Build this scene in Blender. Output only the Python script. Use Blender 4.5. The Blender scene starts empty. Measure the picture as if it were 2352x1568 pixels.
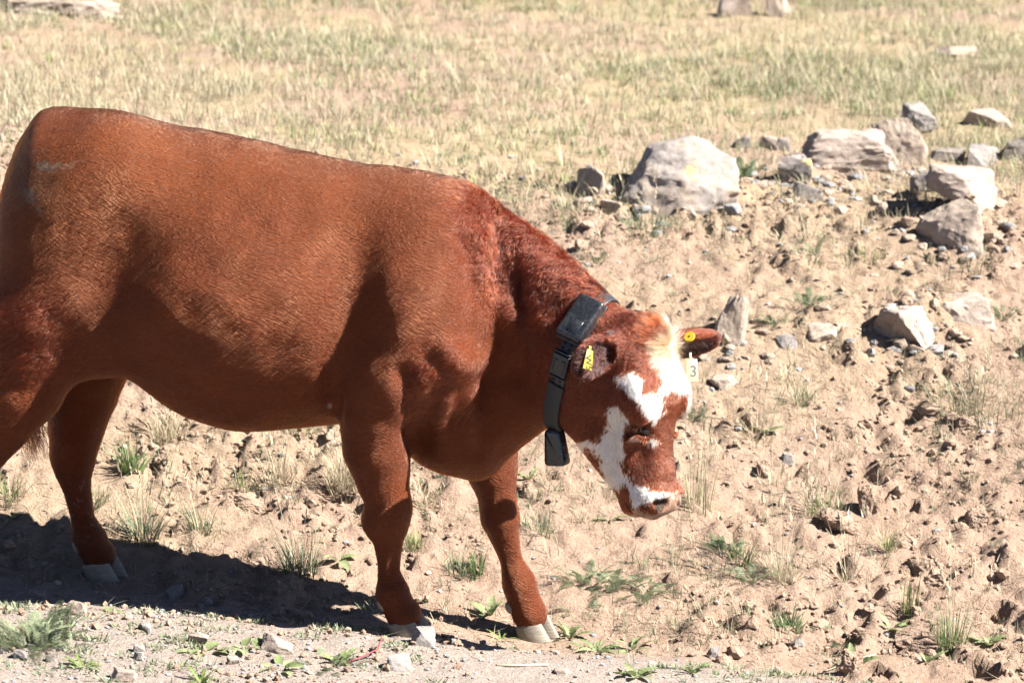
import bpy, bmesh, math, random
import numpy as np
from mathutils import Vector, Matrix

rng = np.random.default_rng(7)
random.seed(7)
scene = bpy.context.scene
col = scene.collection

# ------------------------------------------------------------------ camera
PITCH = math.radians(12.0)
CAM = np.array([0.0, -8 * math.cos(PITCH), 0.80 + 8 * math.sin(PITCH)])
FWD = np.array([0, math.cos(PITCH), -math.sin(PITCH)])
UP = np.array([0, math.sin(PITCH), math.cos(PITCH)])
FPX = 6832.0                      # focal length measured in pixels of a 2352 px wide picture
cam_d = bpy.data.cameras.new('camera')
cam_d.sensor_width = 36.0
cam_d.lens = 36.0 * FPX / 2352.0
cam_d.clip_end = 3000
cam_d.dof.use_dof = True
cam_d.dof.focus_distance = 7.85
cam_d.dof.aperture_fstop = 5.2
cam_o = bpy.data.objects.new('camera', cam_d)
col.objects.link(cam_o)
cam_o.location = CAM
cam_o.rotation_euler = (math.pi / 2 - PITCH, 0, 0)
scene.camera = cam_o

# ------------------------------------------------------------------ sky, sun, exposure
SUN = np.array([1.06, -0.27, 1.0])            # direction towards the sun
SUN = SUN / np.linalg.norm(SUN)
sun_el = math.asin(SUN[2])
sun_az = math.atan2(SUN[0], SUN[1])           # clockwise from +Y
world = bpy.data.worlds.new('World')
scene.world = world
world.use_nodes = True
wn = world.node_tree.nodes
sky = wn.new('ShaderNodeTexSky')
sky.sky_type = 'NISHITA'
sky.sun_disc = False
sky.sun_elevation = sun_el
sky.sun_rotation = sun_az
sky.altitude = 2500
sky.air_density = 0.5
sky.dust_density = 0.3
wn['Background'].inputs['Strength'].default_value = 0.05
world.node_tree.links.new(sky.outputs[0], wn['Background'].inputs['Color'])
sun_d = bpy.data.lights.new('sun', 'SUN')
sun_d.energy = 5.0
sun_d.angle = math.radians(0.53)
sun_d.color = (1.0, 0.955, 0.89)
sun_o = bpy.data.objects.new('sun', sun_d)
col.objects.link(sun_o)
sun_o.location = SUN * 20
sun_o.rotation_euler = Vector(-SUN).to_track_quat('-Z', 'Y').to_euler()
scene.view_settings.view_transform = 'Standard'
scene.view_settings.look = 'None'
scene.view_settings.exposure = 2.3
scene.view_settings.gamma = 1.0
scene.view_settings.use_curve_mapping = False
scene.render.engine = 'CYCLES'
scene.cycles.use_denoising = True
scene.cycles.max_bounces = 8
scene.cycles.diffuse_bounces = 3
scene.cycles.transmission_bounces = 6
scene.cycles.transparent_max_bounces = 8


def P(X, Y, yw):
    """Point on the sight line of photograph position (X, Y) (2352 px wide) at world depth yw."""
    d = FWD + np.array([1, 0, 0]) * ((X - 1176) / FPX) + UP * ((784 - Y) / FPX)
    return CAM + d * ((yw - CAM[1]) / d[1])


def project(p):
    q = p - CAM
    z = q @ FWD
    return np.stack([1176 + FPX * q[:, 0] / z, 784 - FPX * (q @ UP) / z], 1)


PX = 1 / 854.0


# ------------------------------------------------------------------ noise
def _hash(ix, iy, iz, seed):
    h = (ix.astype(np.int64) * 374761393 + iy.astype(np.int64) * 668265263 + iz.astype(np.int64) * 2147483647 + seed * 974711) & 0xFFFFFFFF
    h = ((h ^ (h >> 13)) * 1274126177) & 0xFFFFFFFF
    h = ((h ^ (h >> 16)) * 2246822519) & 0xFFFFFFFF
    return ((h ^ (h >> 15)) & 0xFFFF) / 32767.5 - 1.0


def noise3(p, scale, seed=0):
    q = p / scale
    i = np.floor(q)
    f = q - i
    f = f * f * (3 - 2 * f)
    ix, iy, iz = i[:, 0], i[:, 1], i[:, 2]
    out = 0
    for dx in (0, 1):
        wx = f[:, 0] if dx else 1 - f[:, 0]
        for dy in (0, 1):
            wy = f[:, 1] if dy else 1 - f[:, 1]
            for dz in (0, 1):
                wz = f[:, 2] if dz else 1 - f[:, 2]
                out = out + wx * wy * wz * _hash(ix + dx, iy + dy, iz + dz, seed)
    return out


def noise2(x, y, scale, seed=0):
    x = np.asarray(x, float); y = np.asarray(y, float)
    sh = np.broadcast(x, y).shape
    x = np.broadcast_to(x, sh).ravel(); y = np.broadcast_to(y, sh).ravel()
    qx, qy = x / scale, y / scale
    ix, iy = np.floor(qx), np.floor(qy)
    fx, fy = qx - ix, qy - iy
    fx = fx * fx * (3 - 2 * fx); fy = fy * fy * (3 - 2 * fy)
    z = np.zeros_like(ix)
    a = _hash(ix, iy, z, seed); b = _hash(ix + 1, iy, z, seed)
    c = _hash(ix, iy + 1, z, seed); d = _hash(ix + 1, iy + 1, z, seed)
    return ((a * (1 - fx) + b * fx) * (1 - fy) + (c * (1 - fx) + d * fx) * fy).reshape(sh)


def sstep(a, b, x):
    t = np.clip((x - a) / (b - a), 0, 1)
    return t * t * (3 - 2 * t)


# ------------------------------------------------------------------ mesh and material helpers
def mesh_from(name, v, faces_flat, counts, mat=None, colr=None, smooth=True):
    """v (n,3), faces as flat index array with per-face counts; colr per-vertex rgb."""
    me = bpy.data.meshes.new(name)
    v = np.asarray(v, np.float32)
    faces_flat = np.asarray(faces_flat, np.int32).ravel()
    counts = np.asarray(counts, np.int32)
    me.vertices.add(len(v)); me.vertices.foreach_set('co', v.ravel())
    me.loops.add(len(faces_flat)); me.loops.foreach_set('vertex_index', faces_flat)
    me.polygons.add(len(counts))
    st = np.zeros(len(counts), np.int32); st[1:] = np.cumsum(counts)[:-1]
    me.polygons.foreach_set('loop_start', st)
    me.update(calc_edges=True)
    me.polygons.foreach_set('use_smooth', np.full(len(counts), smooth, bool))
    if colr is not None:
        a = me.attributes.new('tint', 'FLOAT_COLOR', 'POINT')
        c4 = np.ones((len(v), 4), np.float32); c4[:, :3] = colr
        a.data.foreach_set('color', c4.ravel())
    if mat is not None:
        me.materials.append(mat)
    return me


def link(name, data, parent=None, label=None, cat=None, group=None, kind=None, loc=None):
    o = bpy.data.objects.new(name, data)
    col.objects.link(o)
    if loc is not None:
        o.location = loc
    if parent is not None:
        o.parent = parent
    if label: o['label'] = label
    if cat: o['category'] = cat
    if group: o['group'] = group
    if kind: o['kind'] = kind
    return o


def new_mat(name, base=(0.5, 0.5, 0.5), rough=0.6, spec=0.5, metallic=0.0):
    m = bpy.data.materials.new(name)
    m.use_nodes = True
    b = m.node_tree.nodes['Principled BSDF']
    b.inputs['Base Color'].default_value = (*base, 1)
    b.inputs['Roughness'].default_value = rough
    b.inputs['Specular IOR Level'].default_value = spec
    b.inputs['Metallic'].default_value = metallic
    return m


class NT:
    """Tiny wrapper to write node graphs briefly."""
    def __init__(s, m):
        s.t = m.node_tree; s.n = s.t.nodes; s.bsdf = s.n['Principled BSDF'] if 'Principled BSDF' in s.n else None
    def add(s, typ, **kw):
        n = s.n.new(typ)
        for k, v in kw.items():
            setattr(n, k, v)
        return n
    def link(s, a, b):
        s.t.links.new(a, b)
    def attr(s, name):
        n = s.add('ShaderNodeAttribute'); n.attribute_name = name; return n
    def noise(s, scale, detail=4, rough=0.6, vec=None, distort=0.0):
        n = s.add('ShaderNodeTexNoise'); n.inputs['Scale'].default_value = scale
        n.inputs['Detail'].default_value = detail; n.inputs['Roughness'].default_value = rough
        n.inputs['Distortion'].default_value = distort
        if vec is not None: s.link(vec, n.inputs['Vector'])
        return n
    def ramp(s, fac, stops):
        r = s.add('ShaderNodeValToRGB')
        while len(r.color_ramp.elements) < len(stops): r.color_ramp.elements.new(0.5)
        for e, (p, c) in zip(r.color_ramp.elements, stops):
            e.position = p; e.color = (*c, 1) if len(c) == 3 else c
        s.link(fac, r.inputs['Fac']); return r
    def mix(s, fac, a, b, mode='MIX'):
        n = s.add('ShaderNodeMix'); n.data_type = 'RGBA'; n.blend_type = mode
        for inp, val in ((n.inputs['Factor'], fac), (n.inputs['A'], a), (n.inputs['B'], b)):
            pass
        def put(sock, val):
            if hasattr(val, 'is_linked') or hasattr(val, 'links'):
                s.link(val, sock)
            else:
                sock.default_value = val
        put(n.inputs[0], fac); put(n.inputs[6], a); put(n.inputs[7], b)
        return n.outputs[2]
    def bump(s, height, strength=0.3, dist=0.01, normal=None):
        b = s.add('ShaderNodeBump'); b.inputs['Strength'].default_value = strength; b.inputs['Distance'].default_value = dist
        s.link(height, b.inputs['Height'])
        if normal is not None: s.link(normal, b.inputs['Normal'])
        return b

# ================================================================== GROUND
HOOF = {'near_front': (938, 1458, -0.17), 'far_front': (1228, 1462, 0.12), 'far_hind': (236, 1322, 0.26)}
HOOFW = {k: P(*v) for k, v in HOOF.items()}
HOOFW['near_hind'] = P(-86, 1384, -0.06)


def sp(t, w=0.15):
    return w * np.logaddexp(0, t / w)


def base_height(x, y):
    x = np.asarray(x, float); y = np.asarray(y, float)
    lat = -0.11 * 2.2 * np.tanh((x - 0.06) / 2.2) * (1 - 0.6 * sstep(1.5, 5, y))
    road = 0.055 * sstep(0.05, -0.34, y) + 0.02 * sstep(-0.5, -1.4, y)
    bank = 0.37 * (sp(y - 0.42) - sp(y - 2.75, 0.2)) + 0.045 * (sp(y - 2.75, 0.3) - sp(y - 30, 6)) + 0.10 * (sp(y - 26, 5) - sp(y - 150, 20))
    und = 0.03 * noise2(x, y, 0.9, 3) * sstep(0.2, 1.2, y) + 0.05 * noise2(x, y, 3.1, 4) * sstep(1.0, 4, y)
    und = und + 1.6 * noise2(x, y, 37.0, 5) * sstep(20, 60, np.hypot(x, y))
    return -0.045 + lat + road + bank + und


# settle the ground to the hooves with wide, shallow corrections
def settled(x, y):
    h = base_height(x, y)
    num = 0; den = 0.35
    for k, p in HOOFW.items():
        w = np.exp(-((x - p[0]) ** 2 + (y - p[1]) ** 2) / (2 * 0.14 ** 2))
        num = num + w * (p[2] - base_height(p[0], p[1]))
        den = den + w
    near = np.zeros_like(h)
    for k, p in HOOFW.items():
        near = np.maximum(near, np.exp(-((x - p[0]) ** 2 + (y - p[1]) ** 2) / (2 * 0.09 ** 2)))
    return h + num / (den - 0.35 * near), near


def axis(lo, hi, step, far_lo, far_hi, grow):
    a = list(np.arange(lo, hi, step)); s = step; x = a[-1]
    while x < far_hi:
        s *= grow; x += s; a.append(x)
    s = step; x = a[0]; b = []
    while x > far_lo:
        s *= grow; x -= s; b.append(x)
    return np.array(b[::-1] + a)


GX = axis(-2.1, 2.3, 0.0135, -420, 420, 1.13)
GY = axis(-1.25, 3.1, 0.0135, -60, 900, 1.022)
gx, gy = np.meshgrid(GX, GY, indexing='xy')            # shape (ny, nx)
GZ, HN = settled(gx, gy)
flat = sstep(0.0, 0.35, gy) + 0.35 * sstep(-0.28, 0.05, gy) * (1 - sstep(0.0, 0.35, gy))
rough_area = np.clip(flat, 0.0, 1) * (1 - 0.75 * sstep(2.6, 3.4, gy))
patch = 0.45 + 0.55 * sstep(-0.35, 0.5, noise2(gx, gy, 0.33, 21) + 0.5 * noise2(gx, gy, 0.12, 22))
amp = (0.06 + rough_area * patch) * (1 - 0.85 * HN)
fade = 1 - sstep(9, 16, np.hypot(gx, gy))
def ridged(sc, seed):
    return 1 - 2 * np.abs(noise2(gx + .37 * noise2(gx, gy, sc * 1.7, seed + 90) * sc, gy + .37 * noise2(gx, gy, sc * 1.7, seed + 91) * sc, sc, seed))
bil = -ridged(.17, 11) * .014 - ridged(.08, 12) * .013 - ridged(.042, 13) * .013 + noise2(gx, gy, .027, 14) * .010
det = bil * amp * fade
# rounded lumps of soil pressed up out of the sheet
lump = np.zeros_like(GZ)
NL = 1500
lx = rng.uniform(-2.1, 2.3, NL); ly = rng.uniform(-0.15, 3.2, NL)
lr = 0.016 + 0.05 * rng.random(NL) ** 3.0
keep = (noise2(lx, ly, 0.33, 21) + 0.5 * noise2(lx, ly, 0.12, 22) + rng.normal(0, .25, NL)) > -0.12
i0 = np.searchsorted(GX, -2.1)
for x0, y0, r in zip(lx[keep], ly[keep], lr[keep]):
    a, b = np.searchsorted(GX, (x0 - r, x0 + r)); c, d = np.searchsorted(GY, (y0 - r, y0 + r))
    sx = gx[c:d, a:b] - x0; sy = gy[c:d, a:b] - y0
    q = 1 - (sx * sx + sy * sy) / (r * r)
    q = q + .55 * noise2(gx[c:d, a:b], gy[c:d, a:b], .03, 77) + .3 * noise2(gx[c:d, a:b], gy[c:d, a:b], .014, 78)
    hgt = np.clip(q, 0, 1) ** .45 * r * 0.55
    lump[c:d, a:b] = np.maximum(lump[c:d, a:b], hgt)
det = det + lump * np.clip(1 - HN * 1.2, 0, 1) * (0.25 + 0.75 * sstep(-0.1, 0.3, gy)) * (1 - 0.55 * sstep(2.5, 3.2, gy))
det += 0.0035 * noise2(gx, gy, 0.05, 31) * fade * (1 - 0.6 * HN) + 0.002 * noise2(gx, gy, 0.022, 32) * fade
GZ = GZ + det


def H(x, y):
    """Ground height by bilinear lookup in the finished sheet."""
    x = np.asarray(x, float); y = np.asarray(y, float)
    i = np.clip(np.searchsorted(GX, x) - 1, 0, len(GX) - 2); j = np.clip(np.searchsorted(GY, y) - 1, 0, len(GY) - 2)
    fx = (x - GX[i]) / (GX[i + 1] - GX[i]); fy = (y - GY[j]) / (GY[j + 1] - GY[j])
    return (GZ[j, i] * (1 - fx) + GZ[j, i + 1] * fx) * (1 - fy) + (GZ[j + 1, i] * (1 - fx) + GZ[j + 1, i + 1] * fx) * fy


def G(X, Y):
    """Where the sight line of photograph position (X, Y) meets the ground."""
    d = FWD + np.array([1, 0, 0]) * ((X - 1176) / FPX) + UP * ((784 - Y) / FPX)
    d = d / d[1]
    t = np.arange(5.5, 40, 0.01)
    p = CAM[None] + d[None] * t[:, None]
    below = p[:, 2] < H(p[:, 0], p[:, 1])
    return p[np.argmax(below)]


# low earth mounds that the crest rocks lie in
for (X_, Y_, r_, d_) in ((1550, 470, .22, .05), (1940, 400, .20, .05), (2070, 380, .14, .04), (2225, 455, .20, .05), (2195, 560, .18, .05), (2085, 790, .18, .05), (2195, 740, .18, .035),
                         (1683, 785, .10, .03), (1358, 452, .10, .03), (1826, 425, .12, .035), (2300, 375, .18, .04), (1905, 785, .14, .03)):
    g_ = G(X_, Y_)
    q_ = np.exp(-((gx - g_[0]) ** 2 + ((gy - g_[1] - .08) * 1.2) ** 2) / (2 * (r_ * .75) ** 2))
    GZ += d_ * q_ * (1 + .5 * noise2(gx, gy, .06, 97))
# worn hollows and pits: steep-sided holes trodden into the foot of the bank, smaller ones higher up
def hollow(x0, y0, r, d):
    a, b = np.searchsorted(GX, (x0 - 1.5 * r, x0 + 1.5 * r)); c, e_ = np.searchsorted(GY, (y0 - 1.5 * r, y0 + 1.5 * r))
    sx = gx[c:e_, a:b] - x0; sy = gy[c:e_, a:b] - y0
    q = np.hypot(sx, sy * 1.15) / r + .35 * noise2(gx[c:e_, a:b], gy[c:e_, a:b], .045, 95)
    GZ[c:e_, a:b] -= d * sstep(1.15, .62, q) - .22 * d * sstep(1.5, 1.15, q) * sstep(.9, 1.15, q)


for (X_, Y_, r_, d_) in ((1945, 1478, .062, .10), (2000, 1548, .065, .085), (2145, 1352, .055, .065), (1525, 1470, .05, .03), (2232, 1545, .08, .07), (1865, 1492, .03, .03),
                         (2060, 1500, .05, .05), (1640, 1440, .035, .03), (2290, 1400, .05, .05), (1760, 1385, .035, .028)):
    g_ = G(X_, Y_)
    hollow(g_[0], g_[1], r_, d_)
for i in range(230):
    x_ = rng.uniform(-2.0, 2.2); y_ = rng.uniform(.2, 2.9)
    if min(np.hypot(x_ - p[0], y_ - p[1]) for p in HOOFW.values()) > .16:
        r_ = rng.uniform(.016, .042)
        hollow(x_, y_, r_, r_ * rng.uniform(.5, .95))


def grid_faces(ny, nx):
    j, i = np.meshgrid(np.arange(ny - 1), np.arange(nx - 1), indexing='ij')
    a = (j * nx + i).ravel()
    return np.stack([a, a + 1, a + nx + 1, a + nx], 1)


# ---- soil material
def soil_material(name, use_road=True):
    m = new_mat(name, rough=0.95, spec=0.15)
    t = NT(m)
    geo = t.add('ShaderNodeNewGeometry')
    pos = geo.outputs['Position']
    n1 = t.noise(2.3, 5, 0.6, pos); n2 = t.noise(17, 6, 0.65, pos); n3 = t.noise(120, 4, 0.7, pos)
    soil = t.ramp(n1.outputs[0], [(0.30, (0.189, 0.122, 0.085)), (0.52, (0.230, 0.155, 0.112)), (0.72, (0.263, 0.190, 0.142))])
    c = t.mix(0.55, soil.outputs[0], t.ramp(n2.outputs[0], [(0.3, (0.150, 0.100, 0.070)), (0.5, (0.235, 0.162, 0.118)), (0.75, (0.294, 0.217, 0.164))]).outputs[0])
    c = t.mix(0.3, c, t.ramp(n3.outputs[0], [(0.3, (0.108, 0.074, 0.054)), (0.55, (0.246, 0.180, 0.134)), (0.8, (0.334, 0.262, 0.211))]).outputs[0])
    if use_road:
        ra = t.attr('tint')
        rc = t.ramp(n3.outputs[0], [(0.25, (0.130, 0.114, 0.105)), (0.5, (0.220, 0.190, 0.168)), (0.8, (0.315, 0.283, 0.259))])
        sepr = t.add('ShaderNodeSeparateColor'); t.link(ra.outputs['Color'], sepr.inputs[0])
        c = t.mix(sepr.outputs[0], c, rc.outputs[0])
        lit = t.ramp(n2.outputs[0], [(0.3, (0.182, 0.138, 0.077)), (0.7, (0.280, 0.228, 0.140))])
        c = t.mix(sepr.outputs[1], c, lit.outputs[0])
    if not use_road:
        c = t.mix(1.0, c, (1.22, 1.24, 1.24, 1), 'MULTIPLY')
    t.link(c, t.bsdf.inputs['Base Color'])
    hb = t.noise(210, 5, 0.75, pos); hb2 = t.noise(60, 4, 0.7, pos)
    b1 = t.bump(hb.outputs[0], 0.7, 0.007); b2 = t.bump(hb2.outputs[0], 0.8, 0.016, b1.outputs[0])
    t.link(b2.outputs[0], t.bsdf.inputs['Normal'])
    return m


M_soil = soil_material('soil')
gv = np.stack([gx, gy, GZ], -1).reshape(-1, 3)
road = sstep(0.10, -0.35, gy + 0.12 * noise2(gx, gy, 0.4, 41) + 0.06 * noise2(gx, gy, 0.1, 42) + 0.10 * (gx - 0.2)) * 0.75
litter = sstep(-0.4, 0.4, noise2(gx, gy, 0.6, 43) + 0.4 * noise2(gx, gy, 0.15, 44)) * (0.25 + 0.5 * sstep(2.4, 3.6, gy)) * sstep(-.1, .5, gy)
gc = np.stack([road, litter, np.zeros_like(road)], -1).reshape(-1, 3)
gf = grid_faces(len(GY), len(GX))
ground_me = mesh_from('ground', gv, gf, np.full(len(gf), 4), M_soil, gc)
ground = link('ground', ground_me, kind='structure', label='bare tan soil roadside with a low bank rising to a dry meadow')

# ================================================================== COW (one continuous skin grown from a distance field)
VOX = 0.0055
B0 = np.array([-1.74, -0.60, -0.08]); B1 = np.array([0.72, 0.52, 1.50])
NX, NY, NZ = [int(math.ceil(v)) for v in (B1 - B0) / VOX]
cx = (B0[0] + VOX * np.arange(NX)).astype(np.float32)
cy = (B0[1] + VOX * np.arange(NY)).astype(np.float32)
cz = (B0[2] + VOX * np.arange(NZ)).astype(np.float32)
D = np.full((NX, NY, NZ), 0.5, np.float32)


def region(lo, hi, pad):
    lo = np.asarray(lo) - pad; hi = np.asarray(hi) + pad
    a = np.clip(np.floor((lo - B0) / VOX).astype(int), 0, [NX, NY, NZ]); b = np.clip(np.ceil((hi - B0) / VOX).astype(int) + 1, 0, [NX, NY, NZ])
    sl = (slice(a[0], b[0]), slice(a[1], b[1]), slice(a[2], b[2]))
    return sl, cx[sl[0]][:, None, None], cy[sl[1]][None, :, None], cz[sl[2]][None, None, :]


def union(sl, d, k):
    s = D[sl]
    h = np.maximum(k - np.abs(s - d), 0) / k
    D[sl] = np.minimum(s, d) - h * h * k * 0.25


def carve(sl, d, k):
    s = D[sl]; d = -d
    h = np.maximum(k - np.abs(s - d), 0) / k
    D[sl] = np.maximum(s, d) + h * h * k * 0.25


def cone_d(X, Y, Z, a, b, ra, rb):
    ba = b - a; L2 = float(ba @ ba)
    t = np.clip(((X - a[0]) * ba[0] + (Y - a[1]) * ba[1] + (Z - a[2]) * ba[2]) / L2, 0, 1)
    dx = X - a[0] - ba[0] * t; dy = Y - a[1] - ba[1] * t; dz = Z - a[2] - ba[2] * t
    return np.sqrt(dx * dx + dy * dy + dz * dz) - (ra + (rb - ra) * t)


def cone(a, b, ra, rb, k=0.04, cut=False):
    a = np.asarray(a, float); b = np.asarray(b, float)
    r = max(ra, rb)
    sl, X, Y, Z = region(np.minimum(a, b) - r, np.maximum(a, b) + r, k + 2 * VOX)
    d = cone_d(X, Y, Z, a, b, ra, rb).astype(np.float32)
    (carve if cut else union)(sl, d, k)


def chain(pts, k=0.04, ki=0.004):
    """pts: (X, Y, depth, radius in photo px); links are joined tightly first, then blended into the body."""
    q = [(P(a, b, c), r * PX) for a, b, c, r in pts]
    rm = max(r for _, r in q)
    lo = np.min([p for p, _ in q], 0) - rm; hi = np.max([p for p, _ in q], 0) + rm
    sl, X, Y, Z = region(lo, hi, k + 2 * VOX)
    acc = None
    for (p0, r0), (p1, r1) in zip(q[:-1], q[1:]):
        d = cone_d(X, Y, Z, p0, p1, r0, r1).astype(np.float32)
        if acc is None:
            acc = d
        else:
            h = np.maximum(ki - np.abs(acc - d), 0) / ki
            acc = np.minimum(acc, d) - h * h * ki * 0.25
    union(sl, acc, k)


def ell(c, r, R=None, k=0.04, cut=False):
    """Ellipsoid: centre, radii along the columns of R (3x3)."""
    c = np.asarray(c, float); r = np.asarray(r, float)
    R = np.eye(3) if R is None else np.asarray(R, float)
    ext = np.sqrt(((R * r[None, :]) ** 2).sum(1))
    sl, X, Y, Z = region(c - ext, c + ext, k + 2 * VOX)
    x, y, z = X - c[0], Y - c[1], Z - c[2]
    k0 = 0; k1 = 0
    for i in range(3):
        l = x * R[0, i] + y * R[1, i] + z * R[2, i]
        k0 = k0 + (l / r[i]) ** 2; k1 = k1 + (l / r[i] ** 2) ** 2
    k0 = np.sqrt(k0); k1 = np.sqrt(k1) + 1e-6
    d = (k0 * (k0 - 1) / k1).astype(np.float32)
    (carve if cut else union)(sl, d, k)


def frame(ax, ref=(0, 0, 1)):
    a = np.asarray(ax, float); a /= np.linalg.norm(a)
    b = np.cross(ref, a); b /= np.linalg.norm(b)
    return np.stack([a, b, np.cross(a, b)], 1)


# ---- trunk: stations across the body (photo X, top Y, bottom Y, half width, depth of the mid plane)
T = np.array([
    (2, 540, 600, .05, .095), (10, 475, 680, .12, .095), (26, 405, 740, .165, .09), (50, 335, 780, .195, .09), (78, 287, 800, .215, .085),
    (100, 258, 815, .228, .08), (140, 246, 825, .238, .08), (200, 249, 835, .25, .075), (290, 259, 862, .268, .07), (400, 288, 935, .285, .06),
    (500, 308, 972, .297, .05), (620, 331, 979, .298, .04), (740, 358, 968, .28, .025), (830, 379, 962, .262, .015), (960, 396, 1000, .235, .0),
    (1040, 418, 1062, .205, -.01), (1090, 440, 1090, .175, -.015), (1130, 475, 1075, .135, -.02), (1165, 540, 1000, .08, -.02), (1180, 600, 930, .03, -.02)])
tx = []; tt = []; tb = []
for X_, t_, b_, w_, y_ in T:
    pt = P(X_, t_, y_); pb = P(X_, b_, y_)
    tx.append((pt[0] + pb[0]) / 2); tt.append(pt[2]); tb.append(pb[2])
tx = np.array(tx)


def smooth_interp(x, xp, fp):
    """Catmull-Rom style resample, then linear lookup."""
    m = np.gradient(fp, xp)
    i = np.clip(np.searchsorted(xp, x) - 1, 0, len(xp) - 2)
    h = xp[i + 1] - xp[i]; t = (x - xp[i]) / h
    t2, t3 = t * t, t * t * t
    return (2 * t3 - 3 * t2 + 1) * fp[i] + (t3 - 2 * t2 + t) * h * m[i] + (-2 * t3 + 3 * t2) * fp[i + 1] + (t3 - t2) * h * m[i + 1]


sl, X, Y, Z = region((tx[0], -.34, .2), (tx[-1], .42, 1.46), 0.0)
xs = np.clip(X[:, 0, 0], tx[0], tx[-1])
top = smooth_interp(xs, tx, np.array(tt)); bot = smooth_interp(xs, tx, np.array(tb))
wid = smooth_interp(xs, tx, T[:, 3]); mid = smooth_interp(xs, tx, T[:, 4])
zc = (bot + 0.44 * (top - bot))[:, None, None]
hu = (top[:, None, None] - zc); hl = (zc - bot[:, None, None])
wy = wid[:, None, None]; my = mid[:, None, None]
dy = np.abs(Y - my) / wy
dz = Z - zc
q = np.where(dz > 0, (dy ** 2.15 + (np.abs(dz) / hu) ** 2.5) ** (1 / 2.3), (dy ** 2.1 + (np.abs(dz) / hl) ** 2.2) ** (1 / 2.15))
Rr = np.sqrt((dy * wy) ** 2 + dz ** 2)
d = np.where(q > 1e-3, Rr * (1 - 1 / np.maximum(q, 1e-3)), -0.2).astype(np.float32)
off = np.maximum(np.maximum(tx[0] - X, X - tx[-1]), 0)
union(sl, np.maximum(d, off * 3 - .02), 0.001)
del d, q, Rr, dy

# ---- shoulder, hips, thighs, flank
def tilt(deg):        # frame whose first axis leans in the x-z plane (0 = up)
    a = math.radians(deg); return np.stack([[math.sin(a), 0, math.cos(a)], [0, 1, 0], [math.cos(a), 0, -math.sin(a)]], 1)

for sgn in (-1, 1):
    # shoulder blade and upper arm
    ell(P(985, 665, -.01 + sgn * .140), (.215, .085, .13), tilt(12), .16)
    ell(P(940, 800, -.01 + sgn * .155), (.17, .085, .12), tilt(-22), .15)
    ell(P(1010, 850, -.015 + sgn * .150), (.10, .072, .08), tilt(10), .08)
    # thigh and hip
    ell(P(140, 600, .085 + sgn * .12), (.28, .115, .145), tilt(-3), .14)
    ell(P(250, 425, .075 + sgn * .155), (.10, .065, .12), tilt(-60), .16)
    # stifle, the fold that ties thigh to belly
    ell(P(180, 725, .08 + sgn * .16), (.12, .07, .085), tilt(-25), .12)
    # ribs swell
    ell(P(520, 690, .05 + sgn * .14), (.22, .165, .34), tilt(4), .12)
# girth groove behind the shoulder, hollow of the flank
for sgn in (-1, 1):
    ell(P(800, 660, sgn * .335), (.30, .07, .05), tilt(2), .10, cut=True)
    ell(P(250, 640, .06 + sgn * .375), (.17, .085, .07), tilt(22), .12, cut=True)
# brisket
ell(P(1045, 970, -.015), (.135, .15, .15), tilt(-20), .07)
ell(P(1120, 940, -.03), (.13, .075, .11), tilt(25), .06)

# ---- neck: crest, middle and throat
chain([(1060, 505, -.01, 58), (1130, 527, -.025, 54), (1215, 586, -.055, 52), (1300, 660, -.11, 50), (1385, 742, -.175, 46), (1440, 780, -.21, 56)], .05)
chain([(1060, 690, -.015, 150), (1200, 735, -.055, 128), (1290, 790, -.115, 112), (1350, 815, -.17, 104), (1420, 835, -.21, 90)], .08)
chain([(1080, 900, -.02, 125), (1180, 915, -.06, 84), (1250, 900, -.115, 70), (1312, 915, -.16, 66)], .07)
chain([(1110, 1030, -.025, 50), (1180, 990, -.055, 26), (1240, 945, -.105, 26)], .05)

# ---- front legs
def front_leg(pts):
    chain(pts, .045)

front_leg([(900, 860, -.165, 108), (868, 950, -.165, 92), (868, 1030, -.165, 80), (880, 1105, -.165, 60), (890, 1155, -.165, 48), (889, 1190, -.165, 51), (890, 1208, -.165, 48),
           (892, 1245, -.165, 33), (893, 1312, -.165, 25), (902, 1362, -.168, 40), (915, 1393, -.17, 36), (926, 1408, -.17, 42)])
front_leg([(1090, 920, .115, 100), (1118, 1010, .115, 76), (1130, 1080, .115, 60), (1142, 1140, .115, 45), (1149, 1190, .115, 47), (1157, 1225, .115, 36),
           (1174, 1285, .118, 26), (1192, 1338, .12, 41), (1203, 1375, .12, 39), (1213, 1402, .12, 41), (1217, 1410, .12, 42)])
cone(P(868, 1195, -.165), P(905, 1165, -.175), .04, .045, .03)
# ---- far hind leg
chain([(160, 700, .20, 150), (195, 830, .235, 105), (188, 900, .25, 84), (175, 985, .255, 66), (170, 1050, .26, 52), (175, 1110, .26, 35), (190, 1190, .26, 28),
       (206, 1238, .26, 42), (220, 1264, .26, 38), (226, 1272, .26, 42)], .05)
cone(P(150, 1040, .26), P(160, 1080, .26), .03, .03, .04)
# ---- near hind leg, reaching back out of the picture
chain([(92, 700, -.03, 132), (82, 790, -.045, 122), (45, 880, -.055, 104), (-6, 975, -.058, 74), (-62, 1060, -.06, 56), (-94, 1110, -.06, 46), (-112, 1190, -.06, 34),
       (-114, 1275, -.06, 31), (-108, 1315, -.06, 41), (-98, 1338, -.06, 38), (-94, 1341, -.06, 41)], .05)
cone(P(-100, 1050, -.06), P(-118, 1080, -.06), .025, .03, .04)
# wrinkled folds of skin and hair at the back of the thigh
cone(P(-40, 725, -.11), P(85, 750, -.160), .05, .03, .045)

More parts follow.
